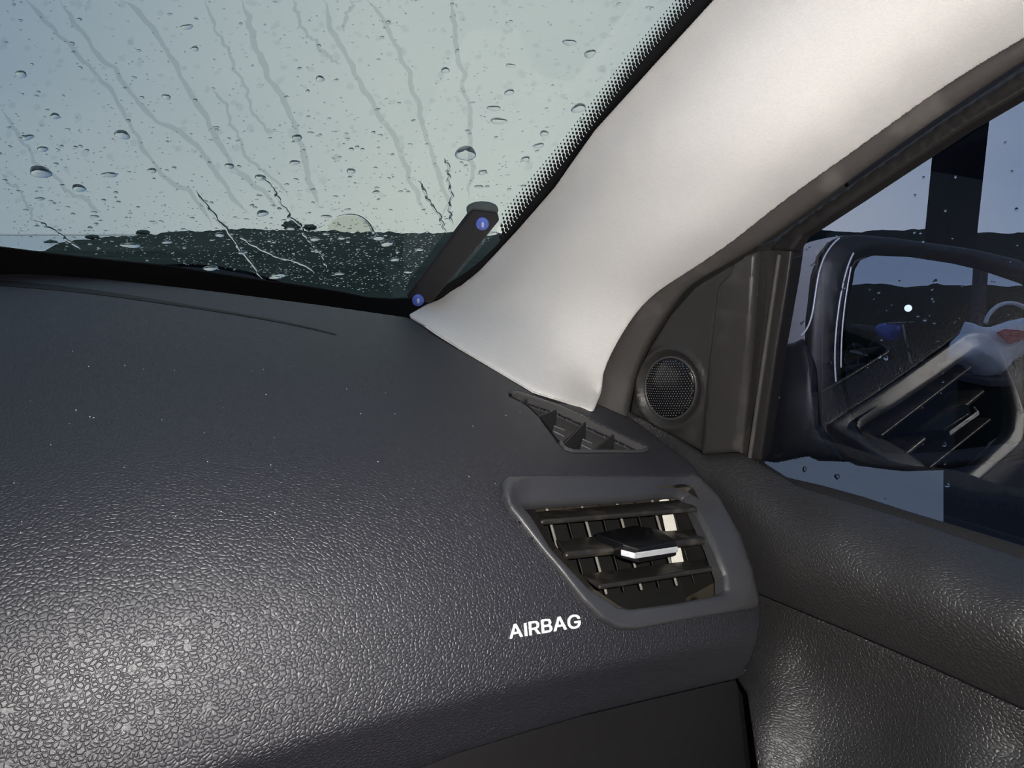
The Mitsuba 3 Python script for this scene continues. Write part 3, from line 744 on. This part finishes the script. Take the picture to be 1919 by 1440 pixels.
for i, (p, q_) in enumerate([((990, 763), (1010, 775)), ((1043, 789), (1062, 797)), ((1042, 799), (1062, 809)), ((1097, 814), (1114, 822)), ((1095, 825), (1114, 834))]):
    k = 'defroster_vent__ledge' if i == 0 else f'defroster_vent__ledge_{i:03d}'
    P, Q = DEF(p, -0.005)[0], DEF(q_, -0.005)[0]
    add(k, hull([P, Q, P + [0, .004, -.010], Q + [0, .004, -.010]], 0.0007), 'frame_plastic', smooth=35)
say('defroster_vent', 'slim triangular defroster vent on the dashboard below the pale pillar', 'defroster vent')

# ------------------------------------------------------------------ windshield pillar trim
L1 = [(2060, -15), (1919, 69), (1771, 159), (1590, 287), (1458, 382), (1377, 446), (1282, 510), (1205, 565), (1153, 635), (1129, 684), (1114, 745), (1111, 763)]
lft = [WS(p, 0.006)[0] for p in ((1560, -260), (1420, -100), (1333, 0), (1229, 114), (1112, 244), (1038, 350), (971, 427), (895, 508), (819, 557), (765, 588))] + [DASH((a, b), 0.012)[0] for a, b in ((820, 624), (900, 671), (980, 716))]
rgt = [at(2250, -130, x=.392), at(2060, -15, x=.397), at(1960, 43, x=.399), at(1771, 159, x=.402), at(1590, 287, x=.404), at(1458, 382, x=.405), at(1377, 446, x=.405), at(1282, 510, x=.402), at(1205, 565, x=.395), at(1160, 625, x=.387), at(1140, 660, x=.382), at(1124, 702, x=.376), at(1112, 770, x=.371)]
blg = [.030, .030, .030, .030, .030, .029, .028, .026, .023, .019, .016, .012, .006]
from scipy.interpolate import CubicSpline, PchipInterpolator
k_ = np.arange(len(lft)); kk = np.linspace(0, len(lft) - 1, 90)
Lc, Rc, Bc = PchipInterpolator(k_, np.array(lft))(kk), PchipInterpolator(k_, np.array(rgt))(kk), PchipInterpolator(k_, np.array(blg))(kk)
tt = np.linspace(-0.16, 1.10, 44)
shape_ = np.where(tt < 0.62, np.maximum(1 - (np.abs(tt - 0.62) / 0.62) ** 2.2, 0), 1 - (np.abs(tt - 0.62) / 0.38) ** 2.6)
inw = np.array([-0.86, -0.50, -0.05])
PG = Lc[:, None] * (1 - tt)[None, :, None] + Rc[:, None] * tt[None, :, None] + (Bc[:, None] * shape_[None])[..., None] * S * inw
ps = PG[:62:4, 4:41:4].reshape(-1, 3)
PIL = Sheet(np.vstack([ps, [DASH(q, 0.009)[0] for q in ((800, 612), (860, 647), (910, 677), (960, 706), (1000, 730), (1060, 749), (1112, 765))], [at(*q, x=v) for q, v in (((1160, 625), .386), ((1140, 660), .381), ((1124, 702), .376), ((1116, 740), .372))]]), smoothing=1.2e-3)
L1p = [(a + 6, b + 3) for a, b in L1]
pil_poly = Polygon(pil_left + [(860, 647), (960, 706), (1000, 730), (1060, 749), (1112, 765)] + [tuple(p) for p in spline(L1p, 60)[::-1][2:]] + [(2060, -100), (1420, -100)])
pil_poly = pil_poly.intersection(Polygon([(700, -60), (2040, -60), (2040, 900), (700, 900)]))
add('pillar_trim', panel(PIL, pil_poly, step=14, bevel=0.0018, bpx=7, thick=0.004), 'fabric', 'pale beige fabric-covered windshield pillar trim', 'pillar trim')

# ------------------------------------------------------------------ seals along the door opening
L2 = [(2060, 25), (1919, 116), (1750, 228), (1590, 342), (1431, 455), (1385, 484), (1297, 535), (1251, 587), (1212, 648), (1186, 715), (1176, 770), (1172, 800)]
SEAL = Sheet([at(*p, x=v) for p, v in zip(L1, (.400, .402, .404, .406, .407, .407, .405, .399, .391, .386, .380, .378))] +
             [at(*p, x=v) for p, v in zip(L2, (.408, .410, .412, .414, .414, .414, .412, .408, .403, .400, .397, .396))], smoothing=1e-5)
def band_relief(A, B, h):
    la, lb = LineString(A), LineString(B)
    def fn(p):
        q = shapely.points(p); da, db = shapely.distance(la, q), shapely.distance(lb, q)
        t = da / (da + db + 1e-6)
        return h * (4 * t * (1 - t)) ** 0.6
    return fn
add('weatherstrip', panel(SEAL, Polygon([tuple(p) for p in spline(L1[:-1] + [(1111, 775)], 70)] + [tuple(p) for p in spline(L2, 70)[::-1]]), step=8, bevel=0.003, bpx=6, thick=0.012, relief=band_relief(L1, L2, 0.0045)), 'rubber',
    'worn grey rubber weatherstrip curving down between pillar trim and door', 'weatherstrip')
L3 = [(2060, 75), (1919, 167), (1803, 236), (1590, 378), (1500, 440), (1480, 470)]
L2b = [(2060, 28), (1919, 119), (1750, 231), (1590, 345), (1440, 452), (1424, 470)]
DFR = Sheet([at(*p, x=.428) for p in L2b] + [at(*p, x=.424) for p in L3], smoothing=1e-5)
mid = [((a[0] * .55 + b[0] * .45), (a[1] * .55 + b[1] * .45)) for a, b in zip(polyline(L2b, 30), polyline(L3, 30))]
fr_p = panel(DFR, Polygon(L2b + L3[::-1]), step=9, bevel=0.003, bpx=5, thick=0.01, relief=lambda p: 0.0035 * np.exp(-(shapely.distance(LineString(mid), shapely.points(p)) / 4.5) ** 2))
add('car_door__window_frame', fr_p, 'dark_rubber', 'black rubber edge round the window')

BACK = Sheet([at(1160, 800, x=.432), at(1400, 880, x=.446), at(1140, 640, x=.425), at(1300, 600, x=.432), at(1430, 480, x=.436), at(1919, 90, x=.436), at(1700, 260, x=.437), at(1420, 660, x=.438)], smoothing=1e-5)  # dark sheet added so the gaps between panels read as shade
add('car_door__gap_backing', panel(BACK, Polygon([(2060, -5), (1919, 85), (1771, 175), (1590, 303), (1458, 398), (1282, 526), (1205, 580), (1155, 640), (1130, 690), (1116, 760), (1150, 800), (1300, 880), (1420, 885), (1420, 760), (1440, 620), (1462, 470), (1500, 425), (1590, 362), (1803, 222), (1919, 152), (2060, 62)]), step=16, bevel=0.001, bpx=3, thick=0.01), 'shade_black', 'added dark backing that blackens the gaps between the panels')
# ------------------------------------------------------------------ door: sail panel, tweeter
SAIL = Sheet([at(1250, 730, x=.410), at(1395, 485, x=.412), at(1322, 846, x=.418), at(1352, 562, x=.410), at(1337, 684, x=.413), at(1430, 480, x=.416), at(1385, 840, x=.424), at(1400, 700, x=.420), at(1180, 775, x=.405), at(1215, 660, x=.406), at(1300, 545, x=.409), at(1240, 600, x=.407)], smoothing=1e-5)
sail_out = [(1388, 484), (1300, 537), (1254, 589), (1215, 650), (1188, 716), (1178, 775), (1205, 788), (1262, 820), (1318, 851), (1383, 846), (1394, 850), (1404, 760), (1414, 640), (1426, 470)]
ridge = LineString([(1400, 484), (1386, 492), (1377, 513), (1355, 538), (1352, 562), (1337, 684), (1322, 850)])
ridge_r = LineString([(1425, 474), (1412, 640), (1389, 845)])
TW = (1255, 728)
def sail_relief(p):
    q = shapely.points(p)
    d, d2 = shapely.distance(ridge, q), shapely.distance(ridge_r, q)
    side_ = p[:, 0] - np.interp(p[:, 1], [484, 492, 513, 538, 562, 684, 850], [1400, 1386, 1377, 1355, 1352, 1337, 1322])
    o = 0.007 * np.where(side_ > 0, 1 - 0.15 * np.clip(side_ / 60, 0, 1), np.clip(1 + side_ / 9, 0, 1) ** 2)
    e = np.hypot((p[:, 0] - TW[0] - 2) / 64, (p[:, 1] - TW[1]) / 78)
    o = o * np.clip((e - 0.8) / 0.2, 0, 1) + 0.0035 * np.exp(-((e - 0.96) / 0.07) ** 2) - 0.0045 * np.clip((0.92 - e) / 0.15, 0, 1)
    return o - 0.002 * np.clip(1 - d2 / 6, 0, 1)
add('car_door__sail_panel', panel(SAIL, Polygon(sail_out), step=5, bevel=0.004, bpx=7, thick=0.012, relief=sail_relief), 'sail_plastic', 'dark triangular corner panel')
KX = 0.82
def ell(r, n=48):
    t = np.arange(n) * 2 * np.pi / n
    return np.stack([TW[0] + r * KX * np.cos(t), TW[1] + r * np.sin(t)], -1)
gr = Polygon(ell(57))
def dome(p):
    e = np.hypot((p[:, 0] - TW[0]) / (57 * KX), (p[:, 1] - TW[1]) / 57)
    return 0.0055 * np.sqrt(np.clip(1 - e * e, 0, 1))
add('tweeter__grille', panel(SAIL, gr, step=5, bevel=0.001, bpx=3, thick=0.002, off=-0.002, relief=dome), 'gloss_black', 'black domed grille')
rim_o, rim_i = Polygon(ell(60.5)), Polygon(ell(56))
add('tweeter__rim', panel(SAIL, rim_o.difference(rim_i), step=4, bevel=0.0012, bpx=2.5, thick=0.003, off=0.0002), 'frame_plastic', 'thin glossy rim')
studs = []
u_ = trimesh.creation.icosphere(1, 0.00050)
for iy in range(-16, 17):
    for ix in range(-13, 14):
        px = TW[0] + (ix + 0.5 * (iy % 2)) * 4.6; py = TW[1] + iy * 4.6
        if math.hypot((px - TW[0]) / (54 * KX), (py - TW[1]) / 54) > 1: continue
        c = SAIL((px, py), -0.002 + dome(np.array([[px, py]]))[0])[0]
        s = u_.copy(); s.apply_translation(c); studs.append(s)
add('tweeter__mesh', join(studs), 'mesh_glint', 'pale beads standing in for glints on the grille mesh', kind='stuff')
say('tweeter', 'round black tweeter loudspeaker set in the door corner panel', 'loudspeaker')
# glass channel at the front of the side window
def chan(px_top, px_bot, x0, w, mat, key, lab=None):
    A_ = polyline([(px_top[0], px_top[1]), (px_bot[0], px_bot[1])], 12)
    pts = [at(*p, x=x0) for p in A_]
    add(key, tube(pts, w, 8), mat, lab)
CH = Sheet([at(1428, 470, x=.424), at(1480, 465, x=.428), at(1395, 860, x=.432), at(1425, 862, x=.436), at(1440, 660, x=.430)], smoothing=1e-5)
add('car_door__glass_channel', panel(CH, Polygon([(1412, 462), (1488, 440), (1478, 520), (1455, 660), (1426, 866), (1378, 862), (1398, 680)]), step=9, bevel=0.002, bpx=4, thick=0.02), 'dark_rubber', 'black rubber glass channel')
chan((1460, 478), (1405, 858), .421, 0.0019, 'rubber', 'car_door__channel_lip', 'grey edge of the glass channel')

# ------------------------------------------------------------------ door: upper trim and lower card
du_ = [((1175, 790), .405), ((1320, 855), .418), ((1420, 862), .428), ((1500, 908), .430), ((1700, 968), .432), ((1919, 1042), .434), ((2120, 1115), .436),
       ((1300, 880), .408), ((1350, 930), .402), ((1430, 945), .400), ((1560, 985), .398), ((1750, 1050), .395), ((1919, 1112), .393), ((2120, 1190), .39),
       ((1400, 1010), .394), ((1440, 1040), .388), ((1600, 1090), .383), ((1750, 1145), .380), ((1919, 1205), .378), ((2120, 1290), .376),
       ((1430, 1110), .396), ((1450, 1130), .397), ((1600, 1190), .392), ((1750, 1255), .389), ((1919, 1330), .387), ((2120, 1420), .385), ((1380, 1090), .405), ((1300, 950), .412), ((1200, 850), .412)]
dpts = [at(*p, x=v) for p, v in du_]
duvs = [(q[1], q[2] + 0.8 * q[0]) for q in dpts]
DUP = Sheet(dpts, duvs, smoothing=1e-5)
m, uv = panel(DUP, Polygon([(1150, 762), (1205, 783), (1262, 813), (1318, 846), (1386, 842), (1425, 864), (1500, 907), (1700, 967), (1919, 1042), (2120, 1115), (2120, 1424), (1919, 1336), (1750, 1259), (1600, 1193), (1450, 1131), (1370, 1098), (1290, 960), (1190, 850)]), step=12, bevel=0.006, bpx=8, thick=0.012, uv=True)
add('car_door__upper_trim', m, 'door_leather', 'grained upper door trim', uv=uv)
dl_ = [((1360, 1100), .418), ((1360, 1250), .416), ((1425, 1125), .412), ((1600, 1196), .405), ((1919, 1340), .398), ((2120, 1430), .395), ((1410, 1250), -.530), ((1500, 1250), -.505), ((1700, 1300), .400), ((1919, 1400), .396),
       ((1405, 1350), -.500), ((1500, 1350), -.487), ((1650, 1380), -.452), ((1412, 1440), -.483), ((1500, 1440), -.474), ((1620, 1440), -.450), ((1800, 1450), .382), ((1919, 1460), .388),
       ((1420, 1560), -.468), ((1600, 1600), -.438), ((1900, 1600), .37), ((2120, 1600), .38)]     # positive: distance from the middle of the car, negative: depth
dpts = [at(*p, x=v) if v > 0 else at(*p, d=-v) for p, v in dl_]
DLO = Sheet(dpts, [(q[1], q[2] + 0.8 * q[0]) for q in dpts], smoothing=1e-5)
m, uv = panel(DLO, Polygon([(1360, 1085), (1455, 1125), (1600, 1187), (1750, 1253), (1919, 1330), (2120, 1420), (2120, 1600), (1424, 1600), (1416, 1440), (1405, 1360), (1396, 1300), (1370, 1260), (1350, 1180)]), step=12, bevel=0.004, bpx=6, thick=0.012, uv=True)
add('car_door__lower_card', m, 'door_leather', 'grained lower door panel', uv=uv)
say('car_door', 'dark grained front passenger door with window, corner panel and trim', 'car door')
BS = Sheet([at(1440, 870, x=.452), at(1542, 915, x=.453), at(1701, 966, x=.454), at(1919, 1030, x=.455), at(1440, 900, x=.445), at(1701, 1000, x=.447), at(1919, 1070, x=.448)], smoothing=1e-6)
add('car_door__belt_seal', panel(BS, Polygon([(1410, 852), (1443, 874), (1473, 893), (1542, 909), (1615, 929), (1701, 957), (1919, 1022), (2120, 1085), (2120, 1140), (1919, 1070), (1701, 1000), (1500, 930), (1400, 880)]), step=10, bevel=0.002, bpx=5, thick=0.01), 'dark_rubber', 'black rubber seal along the foot of the glass')
add('wall_right', box(0.49, 0.50, 0.18, 0.80, -0.75, -0.25), 'shade_black', kind='structure', smooth=False)

# ------------------------------------------------------------------ side window
WN = np.array([0.9929, 0.0, 0.119]); WN /= np.linalg.norm(WN)
WPT = loc(0.4603, 0.331, -0.164)
def on_win(y, z):
    x = WPT[0] - (WN[2] * (z - WPT[2])) / WN[0]
    return np.array([x, y, z])
winc = [on_win(CAM[1] + S * y, CAM[2] + S * z) for y, z in ((-0.75, -0.32), (0.52, -0.32), (0.52, 0.02), (-0.05, 0.34), (-0.75, 0.34))]
add('car_door__window_glass', trimesh.Trimesh(np.array(winc), [[0, 1, 2], [0, 2, 3], [0, 3, 4]], process=False), 'side_glass', 'rain-flecked side window glass', smooth=False)
WIN = Plane(WPT, WN)
side_drops = [(1703, 578, 0), (1506, 881, 6), (1567, 895, 7), (1768, 834, 5), (1769, 870, 3), (1773, 910, 6), (1647, 669, 4), (1658, 671, 6), (1751, 528, 5), (1745, 543, 3), (1765, 716, 3), (1903, 393, 4), (1895, 322, 3), (1882, 268, 3), (1712, 436, 3), (1729, 333, 3),
              (1789, 332, 3), (1713, 367, 3), (1770, 395, 3), (1723, 437, 3), (1728, 453, 3), (1783, 447, 2), (1532, 303, 2), (1531, 430, 3), (1516, 465, 3), (1566, 442, 2), (1524, 495, 3), (1504, 605, 3), (1480, 620, 3), (1458, 727, 3), (1457, 745, 4), (1491, 860, 3),
              (1535, 512, 2), (1580, 530, 2), (1581, 540, 3), (1645, 549, 3), (1628, 543, 2), (1684, 528, 3), (1745, 560, 3), (1748, 565, 3), (1669, 572, 2), (1660, 582, 2), (1636, 561, 2), (1801, 537, 2), (1857, 529, 2), (1862, 530, 2), (1740, 592, 2), (1718, 593, 3), (1731, 600, 4), (1749, 606, 3), (1757, 640, 2), (1650, 637, 3),
              (1796, 597, 2), (1787, 605, 2), (1888, 590, 2), (1892, 491, 2), (1905, 460, 2), (1556, 680, 2), (1561, 670, 2), (1757, 650, 2), (1789, 668, 2), (1757, 684, 2), (1765, 700, 2), (1624, 689, 2), (1685, 690, 2), (1646, 728, 2), (1620, 765, 2), (1658, 936, 2), (1560, 930, 4), (1548, 925, 3), (1574, 931, 2)]
for i, (x, y, r) in enumerate([d for d in side_drops if d[2]]):
    k = 'window_drop' if i == 0 else f'window_drop_{i:03d}'
    b, n, rt, up = (z[0] for z in frame_on(WIN, (x, y)))
    a = (r * 0.85) * ((b - CAM) @ FW) / FPX
    add(k, drop_mesh(b - n * 0.0012, -n, rt, up, a, a * 1.15, a * 0.6, 0.2 * (i % 5), 300 + i, 4, 10), 'water', 'small round raindrop on the outside of the side window', 'raindrop', 'raindrops on the side window')

# ------------------------------------------------------------------ wing mirror
d_in = ray((1720, 545))[0]; d_in /= np.linalg.norm(d_in)
az = math.radians(168)
d_out = np.array([math.sin(az), math.cos(az), 0.0]); d_out[2] = 0.0
mn = d_out - d_in; mn /= np.linalg.norm(mn)
mc = at(1640, 680, x=.545)
MP = Plane(mc, mn)
glass_o = [(1602, 506), (1612, 488), (1636, 479), (1706, 482), (1784, 494), (1836, 506), (1919, 534), (2010, 590), (2040, 680), (2020, 770), (1960, 822), (1867, 835), (1773, 847), (1702, 851), (1666, 849), (1638, 833), (1619, 809), (1595, 766), (1586, 726), (1583, 680), (1584, 628), (1589, 576), (1597, 537)]
house_o = [(1566, 452), (1585, 443), (1612, 439), (1680, 445), (1758, 456), (1836, 467), (1919, 486), (2040, 550), (2080, 680), (2050, 810), (1980, 860), (1919, 864), (1830, 876), (1770, 885), (1701, 887), (1615, 877), (1602, 870), (1540, 868), (1530, 800), (1520, 700), (1524, 600), (1534, 520), (1545, 480)]
G_ = Polygon(glass_o)
add('wing_mirror__glass', panel(MP.deeper(0.006), rounded(glass_o, 3), step=60, bevel=0.0, bpx=2, thick=0.002), 'mirror_face', 'mirror glass', smooth=False)
HS = Polygon(house_o)
inner = G_.buffer(15)
rim_line = LineString([(1599, 472), (1579, 534), (1568, 602), (1564, 680), (1566, 720), (1576, 765), (1600, 815), (1640, 852)])
def house_relief(p):
    q = shapely.points(p)
    d = shapely.distance(G_, q)
    return np.where(d < 19, -0.006 * np.clip(1 - d / 19, 0, 1) + 0.0, -0.009 * np.clip((d - 19) / 45, 0, 1) ** 1.6) + 0.0012 * np.exp(-((d - 19) / 3) ** 2)
add('wing_mirror__housing', panel(MP, HS.difference(G_.buffer(-1)), step=8, bevel=0.005, bpx=8, thick=0.008, relief=house_relief), 'housing_black', 'black mirror housing')
# rounded shell in front of it
sh = ring(HS.exterior.coords, 14)
front = MP.base(sh) - MP.n * 0.009
ctr = front.mean(0)
lay = [front]
for t in (0.12, 0.25, 0.4, 0.55, 0.7, 0.82, 0.91, 0.97, 1.0):
    s_ = (1 - t ** 2.4) ** 0.45
    lay.append(ctr + (front - ctr) * s_ - MP.n * 0.20 * t)
lay = np.array(lay); nl, n = lay.shape[:2]
f = [x for k in range(nl - 1) for i in range(n) for x in ([k * n + i, k * n + (i + 1) % n, (k + 1) * n + (i + 1) % n], [k * n + i, (k + 1) * n + (i + 1) % n, (k + 1) * n + i])]
add('wing_mirror__cap', trimesh.Trimesh(lay.reshape(-1, 3), f, process=False), 'silver_paint', 'rounded silver painted cap')
add('wing_mirror__rim_highlight', tube(MP(spline([(1599, 474), (1585, 510), (1579, 534), (1568, 602), (1564, 680), (1566, 715)], 30), 0.0008), 0.0009, 6), 'silver', 'thin silver line standing in for the highlight along the rim')  # the flash highlight on the rim, modelled as a silver tube
add('wing_mirror__glass_highlight', tube(MP(spline([(1600, 500), (1592, 545), (1586, 590), (1582, 640), (1581, 690)], 30), -0.004), 0.0008, 6), 'silver', 'thin silver line standing in for the glint beside the glass')  # silver tube in place of the glint along the glass
add('wing_mirror__cap_highlight', tube(MP(spline([(1578, 446), (1562, 462), (1547, 488), (1537, 524), (1529, 576), (1521, 608), (1506, 630)], 30), -0.004), 0.0009, 6), 'silver', 'thin silver line standing in for the highlight where cap meets housing')  # bright line between cap and housing: a highlight built as a tube
ARM = Sheet([at(1450, 640, x=.495), at(1540, 640, x=.502), at(1440, 860, x=.485), at(1540, 860, x=.502), at(1480, 740, x=.488), at(1600, 870, x=.520)], smoothing=1e-4)
add('wing_mirror__arm', panel(ARM, Polygon([(1440, 648), (1482, 640), (1500, 632), (1512, 640), (1524, 690), (1536, 800), (1590, 872), (1522, 865), (1515, 860), (1452, 872), (1425, 868), (1420, 760)]), step=10, bevel=0.008, bpx=10, thick=0.05), 'housing_black', 'black mirror foot')
say('wing_mirror', 'wing mirror with silver cap and black housing outside the side window', 'wing mirror')

# ------------------------------------------------------------------ things seen in the wing mirror
def reflect_ray(px, py):
    o = MP.base((px, py))[0]; d = ray((px, py))[0]; d = d / np.linalg.norm(d)
    return o, d - 2 * (d @ MP.n) * MP.n
def behind(px, py, dist):
    o, d = reflect_ray(px, py)
    return o + d * dist / math.hypot(d[0], d[1])
pb = behind(1836, 560, 9.0); pe = behind(1822, 560, 9.0)
add('post_001__shaft', pillar(pb, 2 * np.linalg.norm((pb - pe)[:2]) * 0.85, 3.6), 'brown_post', smooth=30)
add('post_001__base', pillar(pb, 2 * np.linalg.norm((pb - pe)[:2]) * 1.1, 0.2), 'brown_post', smooth=30)
say('post_001', 'brownish post reflected in the wing mirror', 'post')
lp = behind(1703, 578, 11.0)  # emissive ball on a pole for the small white dot in the mirror
scene['glow_ball_mat'] = two(principled((0.8, 0.85, 0.9), 0.3))
gl_ = trimesh.creation.icosphere(3, 11.5 * 6.0 / FPX); gl_.apply_translation(lp)
add('glow_ball__globe', gl_, 'glow_ball_mat', 'round white glowing globe', emitter={'type': 'area', 'radiance': rgb(1.6, 1.9, 2.3)})
add('glow_ball__pole', hull([[lp[0], lp[1], 0.0], [lp[0], lp[1], lp[2] - 0.03]], 0.012), 'post_mat', smooth=35)
say('glow_ball', 'small round white glowing ball reflected in the wing mirror', 'glow_ball')
# motorcycle
mb = behind(1655, 660, 12.0); mb[2] = 0
mx = np.array([math.cos(0.9), math.sin(0.9), 0.0]); mz = np.array([0, 0, 1.0])
K = 0.72
def bike(a, z): return mb + mx * a * K + mz * z * K
scene['bike_blue'] = two(principled((0.06, 0.10, 0.42), 0.3, 0.6, clearcoat=0.7))
scene['tyre'] = two(principled((0.01, 0.01, 0.01), 0.6))
my = np.cross(mz, mx)
for i, a in enumerate((-0.68, 0.68)):
    c = bike(a, 0.32)
    add('motorcycle__wheel' + ('' if i == 0 else '_001'), tube([c + K * 0.27 * (mx * math.cos(t) + mz * math.sin(t)) for t in np.linspace(0, 2 * np.pi, 25)[:-1]], 0.05 * K, 8, True), 'tyre')
add('motorcycle__tank', hull([bike(0.30, 0.98), bike(-0.05, 0.95), bike(0.2, 0.85)], [0.14 * K, 0.13 * K, 0.15 * K]), 'bike_blue', 'blue fuel tank', smooth=35)
add('motorcycle__seat', hull([bike(-0.15, 0.90), bike(-0.75, 0.98)], [0.11 * K, 0.08 * K]), 'tyre', smooth=35)
add('motorcycle__engine', hull([bike(0.15, 0.5), bike(-0.2, 0.5), bike(0, 0.75)], 0.16 * K), 'tyre', smooth=35)
add('motorcycle__fork', hull([bike(0.68, 0.32), bike(0.45, 1.05)], 0.03 * K), 'dim_chrome', smooth=35)
add('motorcycle__handlebar', tube([bike(0.40, 1.10) + my * K * s for s in np.linspace(-0.35, 0.35, 7)], 0.025 * K, 6), 'dim_chrome')
add('motorcycle__tail_frame', hull([bike(-0.68, 0.32), bike(-0.2, 0.5)], 0.03 * K), 'tyre', smooth=35)
add('motorcycle__exhaust', hull([bike(0.0, 0.35), bike(-0.8, 0.45)], 0.05 * K), 'dim_chrome', smooth=35)
say('motorcycle', 'dark motorcycle with a blue tank reflected in the wing mirror', 'motorcycle')

def mirror(P):
    P = np.atleast_2d(P)
    return P - 2 * ((P - MP.p) @ MP.n)[:, None] * MP.n
bag = np.array([(1836, 599), (1857, 611), (1883, 611), (1919, 599), (1960, 590), (1965, 660), (1925, 672), (1896, 703), (1867, 709), (1849, 696), (1802, 670), (1807, 641), (1826, 623)], float)
DB = 3.4
BP = Plane(at(1870, 650, d=DB), FW)
bm = panel(BP, rounded(bag, 2), step=8, bevel=0.09, bpx=26, thick=0.12, relief=lambda p: 0.06 * (meshkit.fbm(np.c_[p / 20, p[:, :1] * 0], 3) - 0.5))
bm = trimesh.Trimesh(mirror(bm.vertices), bm.faces[:, ::-1], process=False)
scene['bag_white'] = two(principled((0.80, 0.82, 0.88), 0.5, 0.4))
scene['bag_red'] = two(principled((0.42, 0.04, 0.07), 0.5, 0.4))
add('plastic_bag__body', bm, 'bag_white')
rm = panel(BP, rounded([(1862, 625), (1878, 618), (1919, 622), (1930, 626), (1919, 636), (1888, 646)], 2), step=5, bevel=0.001, bpx=3, thick=0.01, off=0.04)
add('plastic_bag__red_print', trimesh.Trimesh(mirror(rm.vertices), rm.faces[:, ::-1], process=False), 'bag_red', 'red printed patch')
P = mirror(np.array([at(x, y, d=DB) for x, y in spline([(1850, 606), (1872, 575), (1895, 568), (1925, 578), (1945, 600)], 14)]))
add('plastic_bag__handle', tube(P, 4 * DB * S / FPX, 7), 'bag_white')
say('plastic_bag', 'white plastic bag with a red patch, reflected in the wing mirror', 'bag')
c0, c1 = mirror(at(1850, 700, d=DB + .05))[0], mirror(at(2000, 700, d=DB + .05))[0]
zt = mirror(at(1867, 706, d=DB + .05))[0][2]
dw = (c1 - c0); dw[2] = 0; dw /= np.linalg.norm(dw); dn2 = np.array([dw[1], -dw[0], 0])
wallp = [c0 + dw * a + dn2 * b for a in (-0.05, 0.9) for b in (-0.14, 0.14)]
lw = hull([np.array([*q[:2], z]) for q in wallp for z in (0.0, zt - 0.02)], 0.012)
add('low_wall__body', lw, 'hedge_mat', smooth=35)
add('low_wall__coping', hull([np.array([*q[:2], z]) for q in [c0 + dw * a + dn2 * b for a in (-0.07, 0.92) for b in (-0.16, 0.16)] for z in (zt - 0.03, zt - 0.008)], 0.008), 'brown_post', smooth=35)
say('low_wall', 'short dark wall carrying the white bag, reflected in the wing mirror', 'wall')
